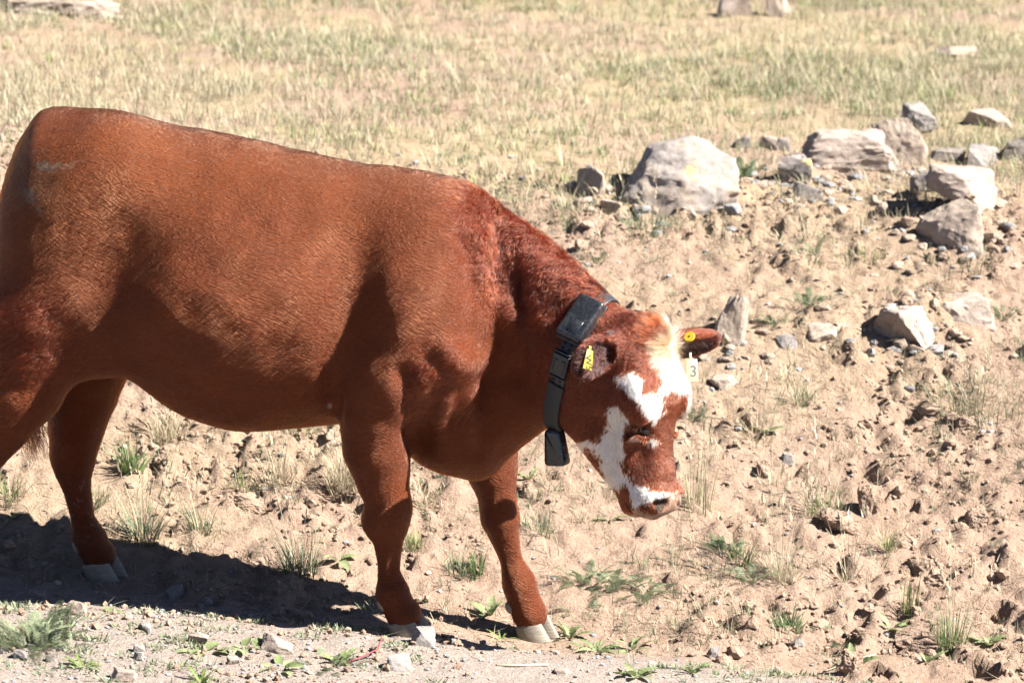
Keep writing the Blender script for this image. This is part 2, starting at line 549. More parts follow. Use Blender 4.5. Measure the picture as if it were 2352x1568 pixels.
# tail: root on the rump, hanging down the back of the legs
chain([(150, 264, .08, 14), (104, 290, .085, 18), (70, 350, .085, 18), (50, 430, .085, 17), (30, 540, .085, 17), (-8, 700, .09, 17), (-15, 840, .10, 15), (20, 920, .11, 13)], .02)
cone(P(126, 248, .08), P(124, 240, .08), .006, .003, .01)

# ---- head in its own frame: a runs down the face, n leaves the face, s leaves towards the near cheek
HEAD_AZ = math.radians(33)
hd = np.array([math.cos(HEAD_AZ), -math.sin(HEAD_AZ), 0])
HT = math.radians(14)
h_a = math.sin(HT) * hd + np.array([0, 0, -math.cos(HT)])
h_n = math.cos(HT) * hd + np.array([0, 0, math.sin(HT)])
h_s = np.array([-math.sin(HEAD_AZ), -math.cos(HEAD_AZ), 0])
ROLL = math.radians(5)
h_a, h_s = h_a * math.cos(ROLL) + h_s * math.sin(ROLL), h_s * math.cos(ROLL) - h_a * math.sin(ROLL)
HR = np.stack([h_a, h_n, h_s], 1)
HO = P(1484, 766, -.25)
HL = 0.862                         # length of the head relative to the station table


def hp(a, n, s):
    return HO + HR @ np.array([a * HL, n, s], float)


def hell(c, r, k=.04, cut=False, R=None):
    ell(hp(*c), r, HR if R is None else R, k, cut)


def hcone(a, b, ra, rb, k=.04, cut=False):
    cone(hp(*a), hp(*b), ra, rb, k, cut)


# stations down the head: a, front, back, half width, half width at the jaw (share)
HS = np.array([
    (-.045, -.05, -.08, .02, .9), (-.030, -.025, -.11, .05, .9), (0, .006, -.15, .080, .9), (.04, .026, -.19, .098, .9), (.10, .038, -.225, .113, .85), (.17, .044, -.255, .119, .8),
    (.22, .042, -.268, .118, .78), (.27, .026, -.268, .103, .74), (.32, .014, -.248, .092, .72), (.37, .006, -.220, .083, .70), (.42, .004, -.190, .079, .70),
    (.46, -.002, -.164, .080, .70), (.50, -.004, -.146, .079, .70), (.530, -.014, -.128, .071, .70), (.548, -.030, -.095, .044, .7), (.556, -.05, -.08, .014, .8)])
lo = np.min([hp(a, n, s) for a in (-.03, .55) for n in (.06, -.27) for s in (-.13, .13)], 0)
hi = np.max([hp(a, n, s) for a in (-.03, .55) for n in (.06, -.27) for s in (-.13, .13)], 0)
sl, X, Y, Z = region(lo, hi, .06)
la = (X - HO[0]) * h_a[0] + (Y - HO[1]) * h_a[1] + (Z - HO[2]) * h_a[2]
ln = (X - HO[0]) * h_n[0] + (Y - HO[1]) * h_n[1] + (Z - HO[2]) * h_n[2]
ls = (X - HO[0]) * h_s[0] + (Y - HO[1]) * h_s[1] + (Z - HO[2]) * h_s[2]
la = la / HL
ac = np.clip(la, HS[0, 0], HS[-1, 0])
fl = ac.ravel()
nf, nb, ww, jw = [smooth_interp(fl, HS[:, 0], HS[:, i]).reshape(ac.shape) for i in (1, 2, 3, 4)]
nc = nf - .42 * (nf - nb)
dn = ln - nc
back = np.clip(-dn / (nc - nb), 0, 1)
we = ww * (1 - (1 - jw) * back)
q = np.where(dn > 0, ((np.abs(ls) / we) ** 2.7 + (np.abs(dn) / (nf - nc)) ** 2.7) ** (1 / 2.7), ((np.abs(ls) / we) ** 2.2 + (np.abs(dn) / (nc - nb)) ** 2.2) ** (1 / 2.2))
Rr = np.sqrt(ls ** 2 + dn ** 2)
d = np.where(q > 1e-3, Rr * (1 - 1 / np.maximum(q, 1e-3)), -.08)
d = np.maximum(d, np.abs(la - ac) * 2 - .01).astype(np.float32)
union(sl, d, .035)
del d, q, Rr, la, ln, ls, ac, nf, nb, ww, jw, nc, dn, back, we

hell((.010, -.02, 0), (.045, .05, .055), .04)                               # poll
for s in (-1, 1):
    hell((.205, .004, s * .098), (.055, .036, .030), .045)   # brow
    hcone((.30, -.055, s * .082), (.38, -.07, s * .064), .022, .016, .03)     # cheek bone
    hell((.19, -.17, s * .070), (.10, .080, .036), .05)                       # jowl
    hell((.35, -.010, s * .088), (.07, .028, .020), .04, True)                # hollow beside the nose
    hell((.30, -.125, s * .100), (.07, .030, .018), .04, True)
hell((.500, -.040, .036), (.036, .052, .042), .025); hell((.500, -.040, -.036), (.036, .052, .042), .025)   # nose pads
hell((.505, -.112, 0), (.034, .032, .052), .02)                              # lower lip
hcone((.542, -.084, -.055), (.542, -.084, .055), .004, .004, .008, True)
hcone((.542, -.084, .05), (.46, -.104, .082), .004, .003, .008, True)
for s in (-1, 1):
    hell((.285, -.014, s * .106), (.026, .022, .022), .022, True)              # eye socket
    hell((.516, .002, s * .040), (.018, .017, .016), .010, True)             # nostril
    hell((.506, -.010, s * .056), (.013, .012, .016), .008, True)
    hcone((.318, -.010, s * .080), (.308, -.042, s * .086), .008, .008, .025)   # lower lid
    hcone((.255, .004, s * .102), (.260, -.036, s * .104), .010, .009, .02)   # upper lid


# ---- ears
def ear(base, dirv, open_dir, L, W, k=.02):
    dv = np.asarray(dirv, float); dv /= np.linalg.norm(dv)
    op = np.asarray(open_dir, float); op -= dv * (op @ dv); op /= np.linalg.norm(op)
    wv = np.cross(dv, op)
    R = np.stack([dv, wv, op], 1)
    c = base + dv * L * .52
    ell(c, (L * .56, W * .5, .024), R, k)
    cone(base - dv * .02, base + dv * .045, .030, .028, .03)
    ell(c + op * .020 + dv * .008, (L * .46, W * .38, .020), R, .008, True)
    return c, R

EAR_NB = hp(.020, -.050, .085)
EAR_FB = hp(.042, -.022, -.090)
ear_n = ear(EAR_NB, h_s * .92 + np.array([-.16, .0, -.30]), h_n * .9 + np.array([.30, -.10, -.15]), .150, .105)
ear_f = ear(EAR_FB, -h_s * .85 + np.array([.45, 0, -.02]), h_n * .3 + np.array([0, -.45, -.70]), .190, .115)


def sdf_at(p):
    q = (p - B0) / VOX
    i = np.clip(np.floor(q).astype(int), 0, np.array([NX, NY, NZ]) - 2)
    f = q - i; out = 0
    for a in (0, 1):
        for b in (0, 1):
            for e in (0, 1):
                w = (f[:, 0] if a else 1 - f[:, 0]) * (f[:, 1] if b else 1 - f[:, 1]) * (f[:, 2] if e else 1 - f[:, 2])
                out = out + w * D[i[:, 0] + a, i[:, 1] + b, i[:, 2] + e]
    return out


def surf(X, Y):
    """First point of the cow seen at photograph position (X, Y), with its outward normal."""
    d = FWD + np.array([1, 0, 0]) * ((X - 1176) / FPX) + UP * ((784 - Y) / FPX)
    d = d / np.linalg.norm(d)
    t = np.arange(7.0, 8.6, .002)
    p = CAM[None] + d[None] * t[:, None]
    ok = ((p > B0) & (p < B1 - VOX)).all(1)
    s = np.where(ok, sdf_at(np.clip(p, B0, B1 - 2 * VOX)), 1.0)
    if not (s < 0).any():
        return None
    q = p[np.argmax(s < 0)]
    h = .008
    g = np.array([sdf_at((q + h * np.eye(3)[i])[None])[0] - sdf_at((q - h * np.eye(3)[i])[None])[0] for i in range(3)])
    return q, g / (np.linalg.norm(g) + 1e-9)


def furrow(path, r, k, depth=.5, ridge=False):
    """A groove (or ridge) that follows the skin along photograph positions."""
    pts = [surf(*q) for q in path]
    pts = [q for q in pts if q is not None]
    sgn = -depth if ridge else depth
    for (p0, n0), (p1, n1) in zip(pts[:-1], pts[1:]):
        cone(p0 + n0 * r * sgn, p1 + n1 * r * sgn, r, r, k, cut=not ridge)


# loose skin: neck against shoulder, folds of the neck, arm against brisket, flank, tendons
furrow([(1132, 480), (1160, 560), (1158, 640), (1150, 720), (1135, 800), (1118, 870)], .030, .05, .52)
furrow([(1190, 640), (1205, 720), (1203, 800), (1190, 870)], .016, .035, .5)
furrow([(1235, 760), (1232, 840), (1215, 910)], .012, .03, .7)
furrow([(1075, 560), (1092, 660), (1085, 760)], .018, .04, .55)
furrow([(1170, 560), (1178, 640), (1172, 720)], .016, .04, .6, True)
furrow([(1025, 800), (1060, 840), (1105, 830)], .018, .04, .5, True)
furrow([(1010, 905), (985, 940), (962, 985), (952, 1030)], .026, .04, .45)
furrow([(1060, 900), (1050, 970), (1075, 1040)], .014, .035, .7)
furrow([(1125, 920), (1120, 990), (1100, 1050)], .014, .035, .7)
furrow([(765, 860), (772, 915), (775, 955)], .018, .04, .6)
furrow([(930, 860), (945, 930), (940, 1010)], .014, .035, .55)
furrow([(875, 1235), (872, 1300), (880, 1340)], .007, .02, .6)
furrow([(905, 1240), (905, 1300), (908, 1335)], .006, .02, .6)
furrow([(1160, 1250), (1176, 1300)], .007, .02, .6)



# ---- surface extraction (surface nets)
def surface_nets():
    S = D < 0
    c = np.zeros((NX - 1, NY - 1, NZ - 1), np.uint8)
    for a in (0, 1):
        for b in (0, 1):
            for e in (0, 1):
                c += S[a:NX - 1 + a, b:NY - 1 + b, e:NZ - 1 + e]
    I = np.argwhere((c > 0) & (c < 8))
    idx = np.full(c.shape, -1, np.int32)
    idx[I[:, 0], I[:, 1], I[:, 2]] = np.arange(len(I))
    acc = np.zeros((len(I), 3)); cnt = np.zeros(len(I))
    corners = [(a, b, e) for a in (0, 1) for b in (0, 1) for e in (0, 1)]
    val = {k: D[I[:, 0] + k[0], I[:, 1] + k[1], I[:, 2] + k[2]] for k in corners}
    for k in corners:
        for ax in range(3):
            if k[ax] == 0:
                l = list(k); l[ax] = 1; l = tuple(l)
                v0, v1 = val[k], val[l]
                m = (v0 < 0) != (v1 < 0)
                t = np.where(m, v0 / np.where(m, v0 - v1, 1), 0)
                p = np.array(k, float)[None] + np.zeros((len(I), 3)); p[:, ax] += t
                acc[m] += p[m]; cnt[m] += 1
    V = (I + acc / cnt[:, None]) * VOX + B0
    F = []
    for ax in range(3):
        u, w = (ax + 1) % 3, (ax + 2) % 3
        s0 = np.take(S, np.arange(S.shape[ax] - 1), ax); s1 = np.take(S, np.arange(1, S.shape[ax]), ax)
        E = np.argwhere(s0 != s1)
        E = E[(E[:, u] > 0) & (E[:, w] > 0) & (E[:, u] < S.shape[u] - 1) & (E[:, w] < S.shape[w] - 1)]
        inside0 = S[E[:, 0], E[:, 1], E[:, 2]]
        def at(du, dw):
            q = E.copy(); q[:, u] -= du; q[:, w] -= dw
            return idx[q[:, 0], q[:, 1], q[:, 2]]
        f = np.stack([at(0, 0), at(1, 0), at(1, 1), at(0, 1)], 1)
        f[~inside0] = f[~inside0][:, ::-1]
        F.append(f)
    return V, np.concatenate(F)


cowV, cowF = surface_nets()


def vert_normals(V, F):
    n = np.zeros_like(V)
    fn = np.cross(V[F[:, 2]] - V[F[:, 0]], V[F[:, 3]] - V[F[:, 1]])
    for k in range(4):
        for ax in range(3):
            n[:, ax] += np.bincount(F[:, k], fn[:, ax], len(V))
    return n / (np.linalg.norm(n, axis=1, keepdims=True) + 1e-12)


def relax(V, F, n=1, lam=.5):
    for _ in range(n):
        acc = np.zeros_like(V); cnt = np.zeros(len(V))
        for a, b in ((0, 1), (1, 2), (2, 3), (3, 0)):
            for i, j in ((a, b), (b, a)):
                for ax in range(3):
                    acc[:, ax] += np.bincount(F[:, i], V[F[:, j], ax], len(V))
                cnt += np.bincount(F[:, i], minlength=len(V))
        V = V + lam * (acc / cnt[:, None] - V)
    return V


rel = relax(cowV, cowF, 14, .5)
wh = sstep(0.20, 0.30, np.linalg.norm(cowV - hp(.25, -.08, 0), axis=1) - .05)[:, None]
cowV = relax(cowV, cowF, 2, .5) * (1 - wh) + rel * wh
cowN = vert_normals(cowV, cowF)
cowV = cowV + cowN * ((noise3(cowV, .12, 301) * .0045 + noise3(cowV, .055, 302) * .0022) * wh[:, 0] * sstep(.45, .6, cowV[:, 2]))[:, None]
cowN = vert_normals(cowV, cowF)

# ---- coat colours, baked per vertex of the skin
def in_poly(pts, poly):
    x, y = pts[:, 0], pts[:, 1]
    ins = np.zeros(len(pts), bool)
    n = len(poly)
    for i in range(n):
        x0, y0 = poly[i]; x1, y1 = poly[(i + 1) % n]
        c = ((y0 > y) != (y1 > y)) & (x < (x1 - x0) * (y - y0) / ((y1 - y0) or 1e-9) + x0)
        ins ^= c
    return ins


def zc1(poly):      # head study coordinates -> photograph position
    return [((1850 + .5739 * a) / 1.551, (1000 + .5739 * b) / 1.551) for a, b in poly]


BLAZE = zc1([(760, 170), (900, 170), (1010, 260), (1120, 380), (1140, 700), (1080, 860), (985, 915), (1000, 850), (1025, 760), (1035, 690), (960, 668), (900, 705), (868, 690), (885, 600), (872, 520), (835, 490), (820, 420), (880, 370), (930, 310), (890, 245), (800, 205)])
BROW = zc1([(600, 590), (690, 555), (750, 565), (762, 620), (775, 690), (840, 685), (897, 710), (902, 790), (872, 890), (840, 912), (760, 800), (720, 740), (640, 685), (615, 640)])
CHEEK = zc1([(565, 780), (610, 785), (668, 850), (645, 940), (640, 1000), (655, 1060), (632, 1120), (665, 1190), (720, 1240), (860, 1300), (915, 1330), (900, 1372), (840, 1360), (760, 1400), (720, 1425), (690, 1385), (690, 1300), (640, 1255), (615, 1310), (520, 1275), (440, 1190), (345, 1060), (340, 1010), (400, 985), (490, 980), (530, 930), (550, 850)])
JAWSPOT = zc1([(395, 1050), (440, 1045), (500, 1090), (495, 1160), (535, 1215), (500, 1220), (445, 1170), (410, 1110)])
UNDEREYE = zc1([(790, 980), (850, 950), (872, 1000), (850, 1038), (800, 1005)])
NOSE = zc1([(905, 1345), (990, 1305), (1060, 1320), (1070, 1400), (1000, 1470), (900, 1500), (760, 1480), (690, 1430), (690, 1405), (760, 1440), (860, 1455), (890, 1440)])
NOSEW = zc1([(1010, 1310), (1060, 1310), (1060, 1372), (1012, 1365)])
NOSEW2 = zc1([(915, 1318), (965, 1318), (970, 1360), (920, 1362)])
RED = np.array([.074, .0136, .0030])


def coat(V, N):
    nz = noise3(V, .22, 1); n2 = noise3(V, .07, 2); n3 = noise3(V, .02, 3)
    c = RED[None] * (1 + .10 * nz + .08 * n2 + .06 * n3)[:, None]
    # the crown of the neck and the withers carry a darker, redder coat; the shoulder and ribs a paler one
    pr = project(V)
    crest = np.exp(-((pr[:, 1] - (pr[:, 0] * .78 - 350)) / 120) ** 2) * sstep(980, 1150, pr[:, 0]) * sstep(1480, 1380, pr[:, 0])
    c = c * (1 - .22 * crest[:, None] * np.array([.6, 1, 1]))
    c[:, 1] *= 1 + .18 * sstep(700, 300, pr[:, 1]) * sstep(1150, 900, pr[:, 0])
    facing = ((CAM[None] - V) * N).sum(1)
    wob = np.stack([noise3(V, .018, 5), noise3(V, .018, 6)], 1) * 7 + np.stack([noise3(V, .005, 7), noise3(V, .005, 8)], 1) * 9
    q = pr + wob
    loc = (V - HO) @ HR
    head = (loc[:, 1] > -.32) & (loc[:, 0] > -.08) & (loc[:, 0] < .52) & (np.abs(loc[:, 2]) < .2) & (pr[:, 0] > 1290)
    front = head & (facing > -.35 * np.linalg.norm(CAM - V, axis=1))
    white = np.array([.55, .51, .47]); cream = np.array([.36, .225, .13])
    w = np.zeros(len(V))
    for poly in (BLAZE, BROW, CHEEK, UNDEREYE, NOSEW, NOSEW2):
        w[front & in_poly(q, poly)] = .7 if poly is UNDEREYE else 1
    w[front & in_poly(q, JAWSPOT)] = 0
    # white runs on under the jaw on the side turned away
    w[head & ~front & (loc[:, 0] > .30) & (loc[:, 1] < -.10)] = 1
    inear = np.minimum(np.linalg.norm(V - ear_n[0], axis=1), np.linalg.norm(V - ear_f[0], axis=1)) < .135
    behind = (np.abs(loc[:, 2]) > .128) | ((loc[:, 2] < -.098) & (loc[:, 0] < .12))
    w[inear & behind] = 0
    crm = sstep(880, 800, pr[:, 1])
    wc = white[None] * (1 - crm[:, None]) + cream[None] * crm[:, None]
    c = c * (1 - w[:, None]) + wc * w[:, None]
    nose = front & in_poly(q, NOSE) & (loc[:, 0] > .40)
    c[nose] = np.array([.27, .165, .115])[None] * (1 + .25 * n3[nose])[:, None]
    lipd = nose & (pr[:, 1] > 1178)
    c[lipd] *= .6
    # dark skin inside the nostrils; darker tone inside the ears and round the eyes
    for s in (-1, 1):
        dn = np.linalg.norm(V - hp(.512, -.003, s * .046), axis=1)
        k = sstep(.026, .017, dn)[:, None]
        c = c * (1 - k) + np.array([.018, .012, .010]) * k
        de = np.linalg.norm(V - hp(.285, -.014, s * .104), axis=1)
        k = (sstep(.036, .022, de) * .75)[:, None]
        c = c * (1 - k) + np.array([.035, .016, .010]) * k
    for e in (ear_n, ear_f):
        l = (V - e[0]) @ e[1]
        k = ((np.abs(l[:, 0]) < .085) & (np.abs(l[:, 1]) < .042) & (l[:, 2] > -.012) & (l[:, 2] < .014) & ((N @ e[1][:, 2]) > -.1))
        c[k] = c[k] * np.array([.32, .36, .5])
    # dried dung and mud on the rump and the far hind leg
    mud = (noise3(V, .035, 15) + .6 * noise3(V, .012, 16))
    m1 = np.exp(-(((pr[:, 0] - 85) / 55) ** 2 + ((pr[:, 1] - 425) / 70) ** 2)) * (facing > 0)
    k = (np.clip(m1, 0, 1) * .6)[:, None]
    c = c * (1 - k) + np.array([.030, .018, .012]) * k
    k = np.clip(sstep(.55, .8, mud * .75 + m1 * .5) * (m1 > .2), 0, 1)[:, None]
    c = c * (1 - .6 * k) + np.array([.07, .062, .053]) * .6 * k
    m2 = (np.abs(pr[:, 0] - 185) < 30) & (np.abs(pr[:, 1] - 1165) < 70) & (noise3(V, .009, 17) > .62)
    c[m2] = c[m2] * .4 + np.array([.07, .055, .045])
    m3 = np.exp(-(((pr[:, 0] - 150) / 40) ** 2 + ((pr[:, 1] - 382 + (pr[:, 0] - 150) * .25) / 8) ** 2)) > .3
    m3 &= noise3(V, .01, 18) > -.1
    c[m3] = c[m3] * .7 + np.array([.035, .028, .023])
    # small white mark behind the elbow
    wm = np.exp(-(((pr[:, 0] - 757) / 7) ** 2 + ((pr[:, 1] - 932) / 9) ** 2)) * (facing > 0)
    k = sstep(.35, .7, wm)[:, None]
    c = c * (1 - .22 * k) + white * .22 * k
    return np.clip(c, .004, .9)


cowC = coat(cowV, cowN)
M_skin = new_mat('hide', rough=.5, spec=.44)
t = NT(M_skin)
geo = t.add('ShaderNodeNewGeometry')


def streak(scale, along, across, rot):
    mp = t.add('ShaderNodeMapping'); mp.vector_type = 'TEXTURE'
    mp.inputs['Rotation'].default_value = (0, math.radians(rot), 0)
    mp.inputs['Scale'].default_value = (along, across, across)
    # bend the streaks a little so that they do not run dead straight
    wn_ = t.noise(5, 2, .5, geo.outputs['Position'])
    off_ = t.add('ShaderNodeVectorMath', operation='MULTIPLY_ADD')
    t.link(wn_.outputs['Color'], off_.inputs[0]); off_.inputs[1].default_value = (.03, .03, .09)
    t.link(geo.outputs['Position'], off_.inputs[2])
    t.link(off_.outputs[0], mp.inputs[0])
    return t.noise(scale, 4, .65, mp.outputs[0])


s1 = streak(1.0, .030, .0042, 25); s2 = streak(1.0, .012, .0016, 22)
base_c = t.attr('tint').outputs['Color']
vary = t.ramp(s1.outputs[0], [(.30, (.62, .58, .55)), (.5, (1, 1, 1)), (.72, (1.30, 1.34, 1.38))])
c_ = t.mix(.8, base_c, vary.outputs[0], 'MULTIPLY')
t.link(c_, t.bsdf.inputs['Base Color'])
t.link(t.ramp(s2.outputs[0], [(.3, (.36, .36, .36)), (.7, (.54, .54, .54))]).outputs[0], t.bsdf.inputs['Roughness'])
t.bsdf.inputs['Specular Tint'].default_value = (1.0, .52, .29, 1)
t.bsdf.inputs['Sheen Weight'].default_value = .03
t.bsdf.inputs['Sheen Roughness'].default_value = .4
t.bsdf.inputs['Sheen Tint'].default_value = (1, .62, .45, 1)
b1_ = t.bump(s2.outputs[0], .5, .0026); b2_ = t.bump(s1.outputs[0], .8, .010, b1_.outputs[0])
t.link(b2_.outputs[0], t.bsdf.inputs['Normal'])
cow = link('cow', mesh_from('cow', cowV, cowF, np.full(len(cowF), 4), M_skin, cowC),
           label='red-brown heifer with white-patched face stepping to the right, head lowered', cat='cow')

# ---- the coat of hair
fa = cowV[cowF]
ctr = fa.mean(1)
area = .5 * np.linalg.norm(np.cross(fa[:, 2] - fa[:, 0], fa[:, 3] - fa[:, 1]), axis=1)
fN = cowN[cowF].mean(1)
view = CAM[None] - ctr; view /= np.linalg.norm(view, axis=1, keepdims=True)
vis = (fN * view).sum(1)
hloc = (ctr - HO) @ HR
is_head = (hloc[:, 0] > -.06) & (hloc[:, 1] > -.30) & (np.linalg.norm(ctr - hp(.2, -.09, 0), axis=1) < .40)
fpr = project(ctr)
cshag = np.exp(-((fpr[:, 1] - (fpr[:, 0] * .78 - 320)) / 140) ** 2) * sstep(980, 1170, fpr[:, 0]) * sstep(1440, 1380, fpr[:, 0])
cth = .7 * sstep(230, 60, fpr[:, 0]) * sstep(640, 720, fpr[:, 1]) * sstep(920, 850, fpr[:, 1])
car = np.exp(-(((fpr[:, 0] - 1010) / 70) ** 2 + ((fpr[:, 1] - 880) / 80) ** 2))
long_coat = np.clip(cshag + cth + car, 0, 1)
rim = sstep(.45, .15, np.abs(vis))
dens = np.where(vis > -.25, 1.0, .28) * np.where(is_head, 5.0, .55 + 2.6 * long_coat + .9 * rim)
dens *= np.where(is_head & (hloc[:, 0] > .455) & (fpr[:, 0] > 1500), .15, 1)
NH = 400000
pick = rng.choice(len(ctr), NH, p=area * dens / (area * dens).sum())
uv = rng.random((NH, 2))
q = fa[pick]
root = (q[:, 0] * ((1 - uv[:, :1]) * (1 - uv[:, 1:])) + q[:, 1] * (uv[:, :1] * (1 - uv[:, 1:])) + q[:, 2] * (uv[:, :1] * uv[:, 1:]) + q[:, 3] * ((1 - uv[:, :1]) * uv[:, 1:]))
nrm = fN[pick]
nrm /= np.linalg.norm(nrm, axis=1, keepdims=True)
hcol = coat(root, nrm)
pr = project(root)
hl = (root - HO) @ HR
ish = is_head[pick]
# lie of the hair
flow = np.tile(np.array([-.86, .03, -.42]), (NH, 1))
legw = sstep(.55, .40, root[:, 2])[:, None] * (~ish)[:, None]
flow = flow * (1 - legw) + np.array([-.15, 0, -1]) * legw
neckw = (sstep(1000, 1150, pr[:, 0]) * sstep(1500, 1400, pr[:, 0]))[:, None] * (~ish)[:, None]
flow = flow * (1 - neckw) + np.array([-.55, -.1, -.62]) * neckw
swirl = hp(.055, .03, -.045)
away = root - swirl
fw = np.where(ish, 1.0, 0.0)[:, None]
away = away + h_a * .06 * sstep(.1, .3, hl[:, 0])[:, None]
away /= np.linalg.norm(away, axis=1, keepdims=True) + 1e-6
flow = flow * (1 - fw) + away * fw
for e in (ear_n, ear_f):
    l = (root - e[0]) @ e[1]
    k = ((np.abs(l[:, 0]) < .11) & (np.abs(l[:, 1]) < .07) & (np.abs(l[:, 2]) < .04) & (l[:, 0] > -.06))[:, None] * 1.0
    flow = flow * (1 - k) + (e[1][:, 0] + .6 * np.sign(l[:, 1:2]) * e[1][:, 1][None] * (np.abs(l[:, 1:2]) > .02)) * k
crest = np.exp(-((pr[:, 1] - (pr[:, 0] * .78 - 372)) / 85) ** 2) * sstep(1000, 1080, pr[:, 0]) * sstep(1420, 1370, pr[:, 0])
shag = np.exp(-((pr[:, 1] - (pr[:, 0] * .78 - 300)) / 130) ** 2) * sstep(1020, 1190, pr[:, 0]) * sstep(1420, 1370, pr[:, 0])
thighc = .7 * sstep(220, 60, pr[:, 0]) * sstep(650, 720, pr[:, 1]) * sstep(900, 840, pr[:, 1])
armc = np.exp(-(((pr[:, 0] - 1010) / 60) ** 2 + ((pr[:, 1] - 880) / 70) ** 2)) * .8
curl = np.clip(shag + thighc * .6 + armc * .6, 0, 1)[:, None]
jit = np.stack([noise3(root, .045, 60 + i) for i in range(3)], 1)
jit2 = np.stack([noise3(root, .013, 70 + i) for i in range(3)], 1)
jit3 = np.stack([noise3(root, .0055, 80 + i) for i in range(3)], 1)
flow = flow + jit * (.16 + .48 * curl) + jit2 * (.13 + .34 * curl) + jit3 * (.08 + .2 * curl) + rng.normal(0, .05, (NH, 3))
flow -= nrm * (flow * nrm).sum(1, keepdims=True)
flow /= np.linalg.norm(flow, axis=1, keepdims=True) + 1e-9
# length
ln = np.full(NH, .0125)
ln += .012 * shag + .014 * crest + .016 * thighc + .014 * armc
ln = np.where(root[:, 2] < .5, .008 + .004 * sstep(.3, .5, root[:, 2]), ln)
ln = np.where(ish, .010, ln)
fore = np.exp(-(np.linalg.norm(root - swirl, axis=1) / .085) ** 2)
ln += np.where(ish, .055 * fore, 0)
ln = np.where(ish & (hl[:, 0] > .42), .005, ln)
nosep = ish & in_poly(pr, NOSE)
ln = np.where(nosep, .0012, ln)
eard = np.minimum(np.linalg.norm(root - ear_n[0], axis=1), np.linalg.norm(root - ear_f[0], axis=1))
ln = np.where(eard < .09, .013, ln)
ln *= rng.uniform(.6, 1.25, NH)
lift = .17 + .09 * jit2[:, 1] + .25 * shag + .30 * crest + .3 * thighc + .25 * np.where(ish, fore, 0) + rng.normal(0, .06, NH)
lift = np.where(eard < .09, .45, lift)
lift = np.clip(lift, .08, .9)[:, None]
tipd = flow + nrm * lift
tipd /= np.linalg.norm(tipd, axis=1, keepdims=True)
L_ = ln[:, None]
p0 = root - nrm * .0006
p1 = root + (flow * .30 + nrm * lift * .55) * L_
p2 = root + (flow * .66 + nrm * lift * .62) * L_ + jit3 * L_ * .08
p3 = root + (flow * 1.0 + nrm * lift * .42) * L_ + (jit2 * .14 * (1 + 1.6 * curl) + rng.normal(0, .04, (NH, 3))) * L_
pts = np.stack([p0, p1, p2, p3], 1).reshape(-1, 3)
thin = np.where(ish, .9, .62 + .38 * np.clip(shag + thighc + armc, 0, 1))[:, None]
rad = np.stack([np.full(NH, .00032), np.full(NH, .00033), np.full(NH, .00024), np.full(NH, .00005)], 1) * rng.uniform(.8, 1.3, (NH, 1)) * thin
hcol = hcol * np.where(hcol[:, 1:2] < .06, np.array([[1.0, 1.0, .75]]), 1.0)
hcol = hcol * np.clip(1 + .12 * jit2[:, :1] + rng.normal(0, .14, (NH, 1)), .45, 1.6)


def hair_object(name, pts, rad, colr, per, mat, parent):
    hc = bpy.data.hair_curves.new(name)
    n = len(pts) // per
    hc.add_curves([per] * n)
    hc.attributes['position'].data.foreach_set('vector', np.asarray(pts, np.float32).ravel())
    r = hc.attributes.get('radius') or hc.attributes.new('radius', 'FLOAT', 'POINT')
    r.data.foreach_set('value', np.asarray(rad, np.float32).ravel())
    a = hc.attributes.new('tint', 'FLOAT_COLOR', 'CURVE')
    c4 = np.ones((n, 4), np.float32); c4[:, :3] = colr
    a.data.foreach_set('color', c4.ravel())
    hc.materials.append(mat)
    return link(name, hc, parent)


M_hair = bpy.data.materials.new('coat_hair')
M_hair.use_nodes = True
t = NT(M_hair)
t.n.remove(t.n['Principled BSDF'])
hb = t.add('ShaderNodeBsdfHairPrincipled')
hb.model = 'CHIANG'
hb.parametrization = 'COLOR'
hb.inputs['Roughness'].default_value = .30
hb.inputs['IOR'].default_value = 1.42
hb.inputs['Radial Roughness'].default_value = .55
hb.inputs['Random Roughness'].default_value = .2
t.link(t.attr('tint').outputs['Color'], hb.inputs['Color'])
t.link(hb.outputs[0], t.n['Material Output'].inputs['Surface'])
hair_object('coat', pts, rad, hcol, 4, M_hair, cow)

# ---- hooves: two claws and two dewclaws on every foot
M_hoof = new_mat('hoof_horn', (.40, .34, .26), .5, .4)
t = NT(M_hoof)
tc = t.add('ShaderNodeTexCoord'); mp = t.add('ShaderNodeMapping'); mp.inputs['Scale'].default_value = (6, 6, 60)
t.link(tc.outputs['Object'], mp.inputs[0])
nn = t.noise(6, 4, .6, mp.outputs[0]); n2_ = t.noise(30, 4, .6, tc.outputs['Object'])
hc1 = t.ramp(nn.outputs[0], [(.3, (.10, .085, .066)), (.55, (.185, .155, .115)), (.8, (.27, .23, .18))])
hc2 = t.ramp(n2_.outputs[0], [(.3, (.045, .042, .04)), (.6, (.19, .165, .13))])
t.link(t.mix(.35, hc1.outputs[0], hc2.outputs[0]), t.bsdf.inputs['Base Color'])
t.link(t.bump(nn.outputs[0], .3, .003).outputs[0], t.bsdf.inputs['Normal'])


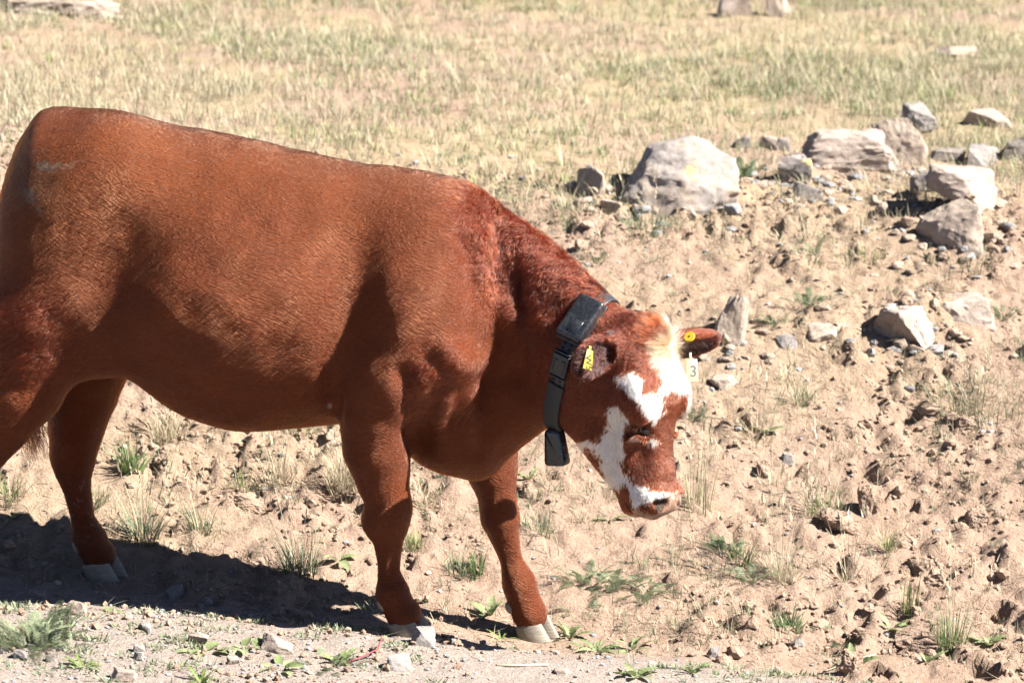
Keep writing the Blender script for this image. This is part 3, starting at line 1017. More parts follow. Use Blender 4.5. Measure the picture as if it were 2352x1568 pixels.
def claw_mesh(name, side):
    nr, na = 9, 22
    v = []
    for i in range(nr):
        tt_ = i / (nr - 1)
        a_ = .047 - .014 * tt_; b_ = .0225 - .0035 * tt_ + .002 * math.sin(math.pi * tt_)
        for j in range(na):
            th = 2 * math.pi * j / na
            cu, su = math.cos(th), math.sin(th)
            u = math.copysign(abs(cu) ** .8, cu); w = math.copysign(abs(su) ** .75, su)
            taper = 1 - .42 * max(u, 0) ** 2
            inner = .72 if w * side < 0 else 1.0
            hgt = .034 + .028 * (u + 1) / 2
            z = -.010 + (hgt + .010) * tt_
            v.append((u * a_ - .026 * tt_ + .004, w * b_ * taper * inner, z))
    v = np.array(v)
    f = []; cnt = []
    for i in range(nr - 1):
        for j in range(na):
            f += [i * na + j, i * na + (j + 1) % na, (i + 1) * na + (j + 1) % na, (i + 1) * na + j]; cnt.append(4)
    f += list(range(na))[::-1]; cnt.append(na)
    f += [(nr - 1) * na + j for j in range(na)]; cnt.append(na)
    return mesh_from(name, v, f, cnt, M_hoof)


claws = {1: claw_mesh('hoof_claw', 1), -1: claw_mesh('hoof_claw', -1)}
bm = bmesh.new(); bmesh.ops.create_uvsphere(bm, u_segments=10, v_segments=7, radius=.013)
for v_ in bm.verts: v_.co.z *= 1.5
dew_me = bpy.data.meshes.new('dewclaw'); bm.to_mesh(dew_me); bm.free(); dew_me.materials.append(M_hoof)
for key, yaw, dx in (('near_front', -14, 0), ('far_front', -14, 0), ('far_hind', -8, 0), ('near_hind', -8, 0)):
    p = HOOFW[key]
    for sd in (-1, 1):
        a = math.radians(yaw + sd * -5)
        o = link('hoof_claw', claws[sd], cow)
        R_ = Matrix.Rotation(a, 4, 'Z')
        offv = R_ @ Vector((.004 + (.014 if sd > 0 else 0), sd * .0255, 0))
        pz = p[2]
        o.matrix_basis = Matrix.Translation(Vector((p[0] + offv.x, p[1] + offv.y, pz))) @ R_
        d_ = link('dewclaw', dew_me, cow)
        q_ = R_ @ Vector((-.066, sd * .022, .088))
        d_.matrix_basis = Matrix.Translation(Vector((p[0] + q_.x, p[1] + q_.y, p[2] + q_.z))) @ R_ @ Matrix.Rotation(math.radians(-30), 4, 'Y')

# ---- eyes
M_eye = new_mat('eye', (.012, .008, .006), .2, .4)
bm = bmesh.new(); bmesh.ops.create_uvsphere(bm, u_segments=20, v_segments=14, radius=.0185)
eye_me = bpy.data.meshes.new('eye'); bm.to_mesh(eye_me); bm.free(); eye_me.materials.append(M_eye)
eye_me.polygons.foreach_set('use_smooth', np.ones(len(eye_me.polygons), bool))
for s in (-1, 1):
    link('eye', eye_me, cow, loc=hp(.286, -.016, s * .054))

# ---- switch of the tail and stray long hairs (ears, lashes, chin)
tp, tr, tcl = [], [], []
for i in range(260):
    a0 = P(30 + rng.normal(0, 10), 890 + rng.normal(0, 14), .11 + rng.normal(0, .008))
    e0 = P(82 + rng.normal(0, 16), 1000 + rng.uniform(-20, 62), .12 + rng.normal(0, .02))
    wv = rng.normal(0, .008, 3); ph = rng.uniform(0, 6.28)
    for kk in range(8):
        f_ = kk / 7
        tp.append(a0 + (e0 - a0) * np.array([f_ ** .8, f_, f_ ** 1.2]) + wv * math.sin(3.1 * f_) + np.array([.010, 0, 0]) * math.sin(7 * f_ + ph) * f_)
        tr.append(.0011 * (1 - .7 * f_))
    tcl.append(np.array([.045, .016, .007]) * rng.uniform(.5, 1.6))
hair_object('tail_switch', tp, tr, tcl, 8, M_hair, cow)
tp, tr, tcl = [], [], []
for e, nn_ in ((ear_n, 420), (ear_f, 420)):
    for i in range(nn_):
        l = np.array([rng.uniform(-.07, .075), rng.uniform(-.035, .035), -.006])
        b0 = e[0] + e[1] @ l
        dr = e[1] @ np.array([rng.uniform(.0, .8), rng.normal(0, .5), rng.uniform(.3, 1)]); dr /= np.linalg.norm(dr)
        Lh = rng.uniform(.012, .034); bend = rng.normal(0, .25, 3)
        for kk in range(4):
            f_ = kk / 3
            tp.append(b0 + dr * Lh * f_ + bend * Lh * f_ * f_ * .6); tr.append(.00028 * (1 - .7 * f_))
        tcl.append(np.array([.26, .12, .06]) * rng.uniform(.4, 1.5) if rng.random() < .75 else np.array([.5, .38, .28]))
for i in range(70):
    s = 1 if i < 45 else -1
    b0 = hp(rng.uniform(.262, .275), rng.uniform(-.035, .01), s * .104)
    dr = h_s * s * .7 + h_a * rng.uniform(.4, .9) + h_n * rng.normal(.1, .2); dr /= np.linalg.norm(dr)
    for kk in range(4):
        f_ = kk / 3
        tp.append(b0 + dr * .024 * f_ + h_a * -.006 * f_ * f_); tr.append(.0004 * (1 - .7 * f_))
    tcl.append(np.array([.05, .02, .012]))
for i in range(90):
    b0 = hp(rng.uniform(.46, .53), rng.uniform(-.11, -.05), rng.uniform(-.06, .07))
    dr = h_a + rng.normal(0, .5, 3) - h_n * .5; dr /= np.linalg.norm(dr)
    for kk in range(4):
        f_ = kk / 3
        tp.append(b0 + dr * rng.uniform(.018, .022) * f_); tr.append(.00022 * (1 - .6 * f_))
    tcl.append(np.array([.4, .3, .22]))
hair_object('long_hair', tp, tr, tcl, 4, M_hair, cow)

# ================================================================== TRACKING COLLAR
M_black = new_mat('black_plastic', (.008, .0085, .010), .28, .5)
t = NT(M_black)
tc = t.add('ShaderNodeTexCoord')
sc_ = t.noise(55, 5, .7, tc.outputs['Object'], 1.5)
t.link(t.ramp(sc_.outputs[0], [(.35, (.18, .18, .18)), (.65, (.38, .38, .38))]).outputs[0], t.bsdf.inputs['Roughness'])
dust = t.ramp(sc_.outputs[0], [(.45, (.010, .011, .013)), (.75, (.030, .030, .033))])
t.link(dust.outputs[0], t.bsdf.inputs['Base Color'])
M_rubber = new_mat('grey_rubber', (.060, .062, .068), .48, .4)
t = NT(M_rubber)
tc = t.add('ShaderNodeTexCoord'); rn = t.noise(70, 5, .7, tc.outputs['Object'])
t.link(t.ramp(rn.outputs[0], [(.3, (.012, .013, .015)), (.55, (.020, .021, .024)), (.8, (.045, .045, .048))]).outputs[0], t.bsdf.inputs['Base Color'])
M_sleeve = new_mat('woven_sleeve', (.075, .078, .080), .7, .3)
t = NT(M_sleeve)
tc = t.add('ShaderNodeTexCoord'); wv_ = t.add('ShaderNodeTexWave'); wv_.inputs['Scale'].default_value = 120; wv_.inputs['Distortion'].default_value = 1.0
t.link(tc.outputs['Object'], wv_.inputs['Vector'])
t.link(t.ramp(wv_.outputs['Fac'], [(.2, (.018, .019, .020)), (.8, (.042, .043, .044))]).outputs[0], t.bsdf.inputs['Base Color'])
t.link(t.bump(wv_.outputs['Fac'], .4, .002).outputs[0], t.bsdf.inputs['Normal'])

cA = P(1380, 690, -.195); cB = P(1278, 985, -.17)
cC = (cA + cB) / 2
e1 = (cA - cB) / np.linalg.norm(cA - cB)
e2 = np.array([-.52, -.85, 0]); e2 -= e1 * (e2 @ e1); e2 /= np.linalg.norm(e2)
en = np.cross(e2, e1); en = en if en[0] > 0 else -en
NTH = 180
ths = np.arange(NTH) * 2 * math.pi / NTH


def ring_radius(shift):
    rs = np.arange(.34, .04, -.002)
    out = []
    for th in ths:
        dvec = math.cos(th) * e1 + math.sin(th) * e2
        pp = cC + en * shift + dvec[None] * rs[:, None]
        inside = sdf_at(pp) < 0
        k = np.argmax(inside)
        out.append(rs[k])
    out = np.array(out)
    for _ in range(5):
        out = np.maximum((np.roll(out, 1) + out * 2 + np.roll(out, -1)) / 4, out * .999 - .001)
    return out


r_in = {sh: ring_radius(sh) for sh in (-.024, 0, .024)}
r_mid = np.maximum(r_in[0], .5 * (r_in[-.024] + r_in[.024]))


def ring_point(i, shift, lift):
    i = i % NTH
    f_ = np.clip(abs(shift) / .024, 0, 1.5); side = -.024 if shift < 0 else .024
    r = r_in[0][i] * (1 - f_) + r_in[side][i] * f_
    r = max(r, r_mid[i] - .004)
    return cC + en * shift + (math.cos(ths[i]) * e1 + math.sin(ths[i]) * e2) * (r + lift)


def band(i0, i1, half, lift0, lift1, ribs=0):
    """Closed-section band round the neck between two ring indices."""
    idxs = list(range(i0, i1 + 1))
    v, f, cnt = [], [], []
    for n_, i in enumerate(idxs):
        ex = .0016 * (n_ % 2) if ribs else 0
        ed = .0015
        for sh, lf in ((-half, lift0), (-half, lift1 - ed), (-half + .003, lift1 + ex), (0, lift1 + ex + .001), (half - .003, lift1 + ex), (half, lift1 - ed), (half, lift0)):
            v.append(ring_point(i, sh, lf))
    m = 7
    full = (i1 - i0) >= NTH
    last = len(idxs) - 1
    for n_ in range(last):
        for j in range(m):
            a_ = n_ * m + j; b_ = n_ * m + (j + 1) % m
            f += [a_, b_, b_ + m, a_ + m]; cnt.append(4)
    if not full:
        f += list(range(m)); cnt.append(m); f += [last * m + j for j in range(m)][::-1]; cnt.append(m)
    return np.array(v), f, cnt


def ring_index(X_, Y_):
    """Ring index on the near side whose outer point shows closest to photograph position."""
    pp = np.array([ring_point(i, 0, .006) for i in range(NTH)])
    near = np.array([math.sin(th) > -.25 for th in ths])
    dd = np.hypot(*(project(pp) - np.array([X_, Y_])).T) + np.where(near, 0, 1e4)
    return int(np.argmin(dd))


collar = link('tracking_collar', None, label='black tracking collar with battery box and buckle round the cow neck', cat='collar', loc=tuple(cC))
cinv = Matrix.Translation(Vector(-cC))


def cpart(name, v, f, cnt, mat, smooth=True, parent=None):
    me = mesh_from(name, np.asarray(v) - cC, f, cnt, mat, smooth=smooth)
    return link(name, me, parent or collar)


v, f, cnt = band(0, NTH, .022, .001, .0075)
cpart('strap', v, f, cnt, M_rubber)
iS0, iS1 = sorted((ring_index(1268, 880), ring_index(1275, 985)))
v, f, cnt = band(iS0, iS1, .025, .004, .0135, ribs=1)
cpart('sleeve', v, f, cnt, M_sleeve)


def rounded_box(size, bev, seg=4):
    bm = bmesh.new(); bmesh.ops.create_cube(bm, size=1)
    for vv in bm.verts:
        vv.co.x *= size[0]; vv.co.y *= size[1]; vv.co.z *= size[2]
    bmesh.ops.bevel(bm, geom=list(bm.edges), offset=bev, segments=seg, profile=.6, affect='EDGES')
    return bm


def ring_frame(i, lift, shift=0.0):
    p_ = ring_point(i, shift, lift)
    tg = ring_point(i + 6, 0, lift) - ring_point(i - 6, 0, lift); tg /= np.linalg.norm(tg)
    out = ring_point(i, 0, .05) - ring_point(i, 0, 0)
    sl_ = ring_point(i, .022, 0) - ring_point(i, -.022, 0); sl_ /= np.linalg.norm(sl_)
    out = np.cross(tg, sl_); out = out / np.linalg.norm(out)
    rad_ = math.cos(ths[i % NTH]) * e1 + math.sin(ths[i % NTH]) * e2
    if out @ rad_ < 0: out = -out
    sl_ = np.cross(out, tg)
    M = Matrix(((tg[0], sl_[0], out[0], p_[0]), (tg[1], sl_[1], out[1], p_[1]), (tg[2], sl_[2], out[2], p_[2]), (0, 0, 0, 1)))
    return M


def bm_part(name, bm, mat, M, parent=None, smooth=True, local=False):
    me = bpy.data.meshes.new(name)
    bm.to_mesh(me); bm.free()
    me.materials.append(mat)
    me.polygons.foreach_set('use_smooth', np.full(len(me.polygons), smooth, bool))
    o = link(name, me, parent or collar)
    if parent is not None and parent.type == 'MESH' and not local:
        M = parent.matrix_basis.inverted() @ M
    o.matrix_basis = M
    return o


bpy.context.view_layer.update()
iB = ring_index(1316, 730)
Mb = ring_frame(iB, .020)
box = bm_part('battery_box', rounded_box((.128, .078, .036), .011, 4), M_black, cinv @ Mb)
lip = bm_part('seam', rounded_box((.132, .082, .006), .0028, 2), M_black, cinv @ Mb @ Matrix.Translation((0, 0, -.010)), box)
plate = bm_part('cover_plate', rounded_box((.040, .034, .0016), .0007, 1), M_black, cinv @ Mb @ Matrix.Translation((.03, .004, .0182)), box)
iK = ring_index(1283, 838)
Mk = ring_frame(iK, .010)
M_buckle = new_mat('buckle_plastic', (.006, .007, .011), .34, .5)
bk = bm_part('buckle', rounded_box((.060, .050, .014), .004, 3), M_buckle, cinv @ Mk)
for sx in (-1, 1):
    bm_part('prong', rounded_box((.034, .006, .005), .0018, 2), M_buckle, cinv @ Mk @ Matrix.Translation((.004, sx * .017, .0072)), bk)
    bm_part('prong', rounded_box((.006, .013, .005), .0018, 2), M_buckle, cinv @ Mk @ Matrix.Translation((-.013, sx * .013, .0072)), bk)
    bm_part('loop', rounded_box((.006, .050, .010), .0025, 2), M_buckle, cinv @ Mk @ Matrix.Translation((sx * .035, 0, .001)), bk)
# near-black discs on the strap, painted shade in place of punched holes
M_hole = new_mat('hole_shade_disc', (.004, .004, .004), .8, .2)
for (X_, Y_) in ((1296, 800), (1302, 789), (1309, 778), (1263, 868), (1259, 878)):
    ii = ring_index(X_, Y_)
    for sx in (-1, 1):
        bm = bmesh.new(); bmesh.ops.create_cone(bm, cap_ends=True, segments=14, radius1=.0034, radius2=.0034, depth=.0016)
        bm_part('hole_shade_disc', bm, M_hole, cinv @ ring_frame(ii, .0088) @ Matrix.Translation((0, sx * .010, 0)), None, False)
# counterweight under the throat
pw = P(1277, 1026, -.19)
ax_ = np.array([.10, -.05, -1.0]); ax_ /= np.linalg.norm(ax_)
ot = np.array([-.55, -.83, 0]); ot -= ax_ * (ot @ ax_); ot /= np.linalg.norm(ot)
sd_ = np.cross(ot, ax_)
Mw = Matrix(((ax_[0], sd_[0], ot[0], pw[0]), (ax_[1], sd_[1], ot[1], pw[1]), (ax_[2], sd_[2], ot[2], pw[2]), (0, 0, 0, 1)))
bmw = rounded_box((.100, .066, .046), .016, 4)
for vv in bmw.verts:
    k_ = (vv.co.x + .05) / .10
    vv.co.y *= .72 + .28 * k_
    vv.co.z *= .75 + .25 * k_
wt = bm_part('counterweight', bmw, M_black, cinv @ Mw)
bm_part('seam', rounded_box((.060, .004, .003), .001, 1), M_black, cinv @ Mw @ Matrix.Translation((-.012, -.004, .0205)) @ Matrix.Rotation(.5, 4, 'Z'), wt)

# ================================================================== EAR TAGS
M_yel = new_mat('yellow_plastic', (.30, .22, .014), .42, .4)
M_pale = new_mat('pale_yellow_plastic', (.34, .315, .19), .45, .4)
M_pale.node_tree.nodes['Principled BSDF'].inputs['Transmission Weight'].default_value = .0
M_ink = new_mat('marker_ink', (.02, .018, .008), .6, .2)
M_inkg = new_mat('faded_ink', (.10, .10, .095), .6, .2)


def card(name, w, h, th, taper, mat, M, parent):
    bm = rounded_box((w, h, th), th * .42, 2)
    for vv in bm.verts:
        k_ = (vv.co.y + h / 2) / h
        vv.co.x *= 1 - taper * k_
    return bm_part(name, bm, mat, M, parent, True)


def glyph(name, text, size, mat, M, parent):
    cu = bpy.data.curves.new(name, 'FONT')
    cu.body = text; cu.size = size; cu.align_x = 'CENTER'; cu.align_y = 'CENTER'; cu.extrude = .0003; cu.offset = .0004
    tmp = bpy.data.objects.new(name, cu); col.objects.link(tmp)
    bpy.context.view_layer.update()
    me = bpy.data.meshes.new_from_object(tmp)
    bpy.data.objects.remove(tmp); bpy.data.curves.remove(cu)
    me.name = name; me.materials.clear(); me.materials.append(mat)
    o = link(name, me, parent); o.matrix_basis = M
    return o


def basis(x, z, p_):
    z = np.asarray(z, float); z /= np.linalg.norm(z)
    x = np.asarray(x, float); x = x - z * (x @ z); x /= np.linalg.norm(x)
    y = np.cross(z, x)
    return Matrix(((x[0], y[0], z[0], p_[0]), (x[1], y[1], z[1], p_[1]), (x[2], y[2], z[2], p_[2]), (0, 0, 0, 1)))


pt = P(1352, 826, -.41)
tag_n = link('ear_tag', None, label='yellow ear tag with handwritten marking hanging in the shaded near ear', cat='ear tag', loc=tuple(pt))
Tn = Matrix.Translation(Vector(-pt)) @ basis((.80, .60, -.42), (.56, -.80, .30), pt)
card('panel', .029, .052, .0022, .35, M_yel, Tn, tag_n)
glyph('marking', 'W5', .026, M_ink, Tn @ Matrix.Translation((0, -.008, .0014)) @ Matrix.Rotation(math.radians(-75), 4, 'Z'), tag_n)
card('stem', .008, .014, .003, .0, M_yel, Tn @ Matrix.Translation((0, .030, -.002)), tag_n)

pf = P(1589, 850, -.13)
tag_f = link('ear_tag', None, label='pale yellow ear tag marked 3 hanging below the far ear', cat='ear tag', loc=tuple(pf))
Tf = Matrix.Translation(Vector(-pf)) @ basis((.97, -.2, .05), (.22, -.95, .22), pf)
card('panel', .036, .060, .0022, .18, M_pale, Tf, tag_f)
glyph('marking', '3', .042, M_inkg, Tf @ Matrix.Translation((.004, -.004, .0014)), tag_f)
card('stem', .007, .022, .003, .0, M_pale, Tf @ Matrix.Translation((-.004, .036, .0)), tag_f)
sf_ = surf(1577, 772)
pb_ = sf_[0] + sf_[1] * .012 if sf_ is not None else P(1571, 765, -.195)
bm = bmesh.new(); bmesh.ops.create_cone(bm, cap_ends=True, segments=28, radius1=.0155, radius2=.0135, depth=.003)
bo = bm_part('button', bm, M_yel, Matrix.Translation(Vector(-pf)) @ basis((.9, .1, -.3), (-.25, -.72, .62), pb_), tag_f, False)
bm = bmesh.new(); bmesh.ops.create_cone(bm, cap_ends=True, segments=12, radius1=.0028, radius2=.0022, depth=.002)
bm_part('pin', bm, M_ink, Matrix.Translation((0, 0, .0018)), bo, False, True)

# ================================================================== SOIL CLODS, GRAVEL
def ico(sub):
    bm = bmesh.new(); bmesh.ops.create_icosphere(bm, subdivisions=sub, radius=1)
    v = np.array([x.co[:] for x in bm.verts]); f = np.array([[x.index for x in y.verts] for y in bm.faces]); bm.free()
    return v, f


ICO = {1: ico(1), 2: ico(2), 3: ico(3), 4: ico(4)}


def scatter_lumps(name, pos, size, sub, mat, squash=.75, rough=.35, sink=.25, colr=None, facets=0, smooth=True):
    bv, bf = ICO[sub]
    n = len(pos)
    ang = rng.uniform(0, 6.283, n); ca, sa = np.cos(ang), np.sin(ang)
    s3 = size[:, None] * rng.uniform(.7, 1.3, (n, 3)) * np.array([1, 1, squash])
    vv = np.repeat(bv[None], n, 0)
    if facets:
        pl = rng.normal(size=(n, facets, 3)); pl /= np.linalg.norm(pl, axis=2, keepdims=True)
        dd = rng.uniform(.55, .9, (n, facets))
        dots = np.einsum('ifk,vk->ifv', pl, bv)
        rr = np.min(np.where(dots > 1e-3, dd[:, :, None] / np.maximum(dots, 1e-3), 9), 1)
        vv = vv * np.minimum(rr, 1.0)[:, :, None]
    vv = vv * (1 + rough * rng.normal(0, .5, (n, len(bv), 1)).clip(-1, 1))
    vv = vv * s3[:, None, :]
    x = vv[..., 0] * ca[:, None] - vv[..., 1] * sa[:, None]; y = vv[..., 0] * sa[:, None] + vv[..., 1] * ca[:, None]
    vv = np.stack([x, y, vv[..., 2]], -1) + pos[:, None, :]
    vv[..., 2] += (s3[:, 2] * (1 - 2 * sink))[:, None]
    ff = bf[None] + (np.arange(n) * len(bv))[:, None, None]
    cc = None if colr is None else np.repeat(colr[:, None], len(bv), 1).reshape(-1, 3)
    return mesh_from(name, vv.reshape(-1, 3), ff.reshape(-1, 3), np.full(n * len(bf), 3), mat, cc, smooth=smooth)


def clear_of_hooves(x, y, r=.07):
    ok = np.ones(len(x), bool)
    for p in HOOFW.values():
        ok &= np.hypot(x - p[0] - .01, y - p[1]) > r
    return ok


M_clod = soil_material('soil_clod', False)
n = 24000
x = rng.uniform(-2.0, 2.2, n); y = rng.uniform(-.9, 3.1, n)
pt_ = noise2(x, y, .33, 21) + .5 * noise2(x, y, .12, 22) + rng.normal(0, .3, n)
keep = (pt_ > -.05 + .5 * sstep(.1, -.4, y)) & clear_of_hooves(x, y)
x, y = x[keep], y[keep]
sz = .0025 + .0085 * rng.random(len(x)) ** 2.6
link('soil_crumbs', scatter_lumps('soil_crumbs', np.stack([x, y, H(x, y)], 1), sz, 1, M_clod, .8, .45, .2, smooth=False), kind='stuff', label='small crumbs of loose tan soil strewn over the bank')
n = 1000
x = rng.uniform(-2.0, 2.2, n); y = rng.uniform(-.1, 3.0, n)
pt_ = noise2(x, y, .33, 21) + .5 * noise2(x, y, .12, 22) + rng.normal(0, .2, n)
keep = (pt_ > .12) & clear_of_hooves(x, y, .09)
x, y = x[keep], y[keep]
sz = .010 + .020 * rng.random(len(x)) ** 2.6
link('soil_clods', scatter_lumps('soil_clods', np.stack([x, y, H(x, y)], 1), sz, 2, M_clod, .75, .30, .3, facets=5, smooth=False), kind='stuff', label='broken clods of dry tan soil lying on the bank')


def stone_material(name, ramp_stops, lichen=0.0, scale=9.0):
    m = new_mat(name, rough=.9, spec=.2)
    t = NT(m)
    tc = t.add('ShaderNodeTexCoord'); oi = t.add('ShaderNodeObjectInfo')
    add = t.add('ShaderNodeVectorMath'); t.link(tc.outputs['Object'], add.inputs[0]); t.link(oi.outputs['Location'], add.inputs[1])
    vec = add.outputs[0]
    a = t.noise(scale, 6, .65, vec, .3); b = t.noise(scale * 9, 5, .7, vec)
    c = t.ramp(a.outputs[0], ramp_stops).outputs[0]
    c = t.mix(.35, c, t.ramp(b.outputs[0], [(.3, (.11, .10, .095)), (.55, (.28, .25, .23)), (.8, (.42, .39, .36))]).outputs[0])
    if lichen:
        l = t.noise(scale * 2.3, 6, .75, vec)
        msk = t.ramp(l.outputs[0], [(.60 - lichen * .1, (0, 0, 0)), (.66, (1, 1, 1))])
        c = t.mix(msk.outputs[0], c, (.46, .34, .13, 1))
    t.link(c, t.bsdf.inputs['Base Color'])
    h = t.noise(scale * 5, 8, .75, vec)
    t.link(t.bump(h.outputs[0], .7, .012).outputs[0], t.bsdf.inputs['Normal'])
    return m


M_peb = new_mat('pebble', rough=.85, spec=.25)
t = NT(M_peb)
pn = t.noise(240, 4, .7, t.add('ShaderNodeNewGeometry').outputs['Position'])
t.link(t.mix(.6, t.attr('tint').outputs['Color'], t.mix(1.0, t.attr('tint').outputs['Color'], t.ramp(pn.outputs[0], [(.3, (.6, .6, .6)), (.7, (1.3, 1.3, 1.3))]).outputs[0], 'MULTIPLY')), t.bsdf.inputs['Base Color'])
t.link(t.bump(pn.outputs[0], .4, .003).outputs[0], t.bsdf.inputs['Normal'])
n = 9500
x = rng.uniform(-1.9, 2.1, n); y = -1.15 + 1.25 * rng.random(n) ** 1.15
w_ = sstep(.1, -.35, y + .10 * (x - .2) + .15 * noise2(x, y, .25, 51)) * (.25 + .75 * sstep(-.5, .4, noise2(x, y, .2, 52))) * (.25 + .75 * sstep(.7, -.2, x))
keep = (rng.random(n) < w_ + .04) & clear_of_hooves(x, y)
x, y = x[keep], y[keep]
sz = .0018 + .0062 * rng.random(len(x)) ** 3.0
tone = rng.uniform(.7, 1.25, (len(x), 1)) * np.where(rng.random((len(x), 1)) < .6, np.array([[.215, .21, .21]]), np.array([[.24, .20, .165]]))
link('gravel', scatter_lumps('gravel', np.stack([x, y, H(x, y)], 1), sz, 1, M_peb, .7, .22, .22, tone, facets=4, smooth=False), kind='stuff', label='grey and tan gravel scattered along the road edge')
# a thin sprinkle of stone chips on the bank
n = 900
x = rng.uniform(-2, 2.2, n); y = rng.uniform(.1, 3.4, n)
tone = rng.uniform(.7, 1.2, (n, 1)) * np.where(rng.random((n, 1)) < .5, np.array([[.21, .205, .21]]), np.array([[.26, .21, .17]]))
link('stone_chips', scatter_lumps('stone_chips', np.stack([x, y, H(x, y)], 1), .003 + .010 * rng.random(n) ** 3, 1, M_peb, .6, .2, .3, tone, smooth=False), kind='stuff', label='small stone chips sprinkled over the bank')

# ================================================================== ROCKS
TAN = [(.30, (.19, .138, .103)), (.5, (.265, .200, .155)), (.72, (.325, .265, .215))]
PALE = [(.30, (0.194, 0.139, 0.099)), (.5, (0.270, 0.203, 0.149)), (.72, (0.324, 0.255, 0.194))]
GREY = [(.30, (0.107, 0.094, 0.086)), (.5, (0.165, 0.148, 0.136)), (.72, (0.231, 0.206, 0.184))]
MIXED = [(.30, (0.138, 0.123, 0.115)), (.48, (0.200, 0.171, 0.149)), (.60, (0.249, 0.180, 0.125)), (.75, (0.281, 0.212, 0.156))]
DARK = [(.30, (0.063, 0.051, 0.044)), (.5, (0.119, 0.098, 0.080)), (.72, (0.187, 0.151, 0.125))]
ROCKM = {k: stone_material('rock_' + k, v, l, s_) for k, v, l, s_ in (('tan', TAN, .0, 7), ('grey', GREY, 0, 14), ('mixed', MIXED, .15, 5), ('dark', DARK, 0, 12), ('pale', PALE, .0, 9))}


def rock(name, X, Yb, wpx, hpx, mat, label, seed, depth=.8, sub=4, sink=.35, yaw=0, tiltx=0, tilty=0, planes=None, group=None, rough=.05, nplanes=13):
    g = G(X, Yb)
    dist = (g - CAM) @ FWD
    sc = dist / FPX
    W, Hh = wpx * sc, hpx * sc
    r = np.random.default_rng(seed)
    # an angular block: convex hull of a few corners, then subdivided and weathered
    if planes is None:
        npt = 15
        pp = r.uniform(-1, 1, (npt, 3)); ax_i = r.integers(0, 3, npt)
        pp[np.arange(npt), ax_i] = np.sign(pp[np.arange(npt), ax_i]) * r.uniform(.8, 1, npt)
        pp[:, :2] *= (1 - .28 * np.clip(pp[:, 2:], 0, 1) * r.uniform(.2, 1.4, (npt, 1)))
    else:
        pp = np.array(planes, float)
    bm = bmesh.new()
    for q_ in pp: bm.verts.new(q_)
    hull = bmesh.ops.convex_hull(bm, input=list(bm.verts))
    junk = [g_ for g_ in hull['geom_interior'] if isinstance(g_, bmesh.types.BMVert)]
    if junk: bmesh.ops.delete(bm, geom=junk, context='VERTS')
    bmesh.ops.bevel(bm, geom=list(bm.edges), offset=.045, segments=1, affect='EDGES', clamp_overlap=True)
    bmesh.ops.triangulate(bm, faces=list(bm.faces))
    for _ in range(3 if sub < 4 else 4):
        lim = (.16 if sub < 4 else .085)
        es = [ed for ed in bm.edges if ed.calc_length() > lim]
        if not es: break
        bmesh.ops.subdivide_edges(bm, edges=es, cuts=1, use_grid_fill=False)
        bmesh.ops.triangulate(bm, faces=[f_ for f_ in bm.faces if len(f_.verts) > 3])
    bm.verts.index_update(); bm.normal_update()
    v = np.array([x_.co[:] for x_ in bm.verts]); bf = np.array([[y_.index for y_ in f_.verts] for f_ in bm.faces]); vn = np.array([x_.normal[:] for x_ in bm.verts])
    bm.free()
    mx_ = v.max(0); mn_ = v.min(0); v = (v - (mx_ + mn_) / 2) / ((mx_ - mn_) / 2)
    sd3 = np.array([seed * 3.1, seed * 1.7, 0])
    nz = noise3(v + sd3, .8, 5) * 1.2 + noise3(v + sd3, .36, 6) * .9 - np.abs(noise3(v * np.array([1, 1, 1.3]) + sd3, .30, 7)) * 1.1 + noise3(v + sd3, .11, 8) * .5 + noise3(v + sd3, .055, 9) * .3
    v = v + vn * (rough * 1.1 * nz)[:, None]
    v = v * np.array([W * .5, W * .5 * depth, Hh * .5 * (1 + sink)])
    Rm = Matrix.Rotation(math.radians(yaw), 3, 'Z') @ Matrix.Rotation(math.radians(tilty), 3, 'Y') @ Matrix.Rotation(math.radians(tiltx), 3, 'X')
    v = v @ np.array(Rm).T
    loc = np.array([g[0], g[1] + W * .42 * depth, g[2] + Hh * .5 * (1 - sink)])
    v[:, 2] += 0
    me = mesh_from(name, v, bf, np.full(len(bf), 3), ROCKM[mat])
    me.set_sharp_from_angle(angle=math.radians(32))
    return link(name, me, label=label, cat='rock' if 'rock' in name or 'slab' in name else 'stone', group=group, loc=tuple(loc))


rock('rock', 1548, 484, 316, 150, 'mixed', 'largest pale rock with grey and tan faces at the crest of the bank', 3, .75, sink=.25, rough=.04,
     planes=[(-1, -.5, -.75), (-.95, .2, -.7), (-.55, -.9, -.8), (-.45, -.35, .35), (-.25, -.05, .8), (-.3, .7, .7), (.25, .1, 1), (.35, .8, .9), (.95, -.1, .62), (.9, .6, .5), (1, -.55, .05), (1, -.3, -.8), (.1, -1, -.7), (.25, -.85, .05), (.6, .9, -.8), (-.5, .9, -.8)])
rock('rock', 1945, 396, 240, 92, 'tan', 'long tan rock with dark undercut ending in a blunt prow', 12, .5, tilty=-4, rough=.07)
rock('rock', 2072, 374, 100, 104, 'pale', 'upright pale rock leaning at the end of the long tan rock', 21, .8, tilty=-25)
rock('rock', 2112, 310, 84, 66, 'grey', 'grey pointed rock peeking out behind the upright pale rock', 31, .8)
rock('rock', 1826, 428, 78, 70, 'mixed', 'squarish stone block in front of the long tan rock', 41, .9, 3)
rock('rock', 2030, 396, 82, 44, 'dark', 'low brown triangular rock under the long tan rock', 52, .8, 3)
rock('rock', 2225, 464, 200, 72, 'tan', 'broad flat tan slab near the right edge of the bank crest', 61, .8, sink=.4, tilty=4, rough=.035)
rock('rock', 2195, 572, 168, 112, 'pale', 'pale slab with shaded edge lying lowest below the flat tan slab', 72, .7, sink=.3, tilty=12, rough=.04)
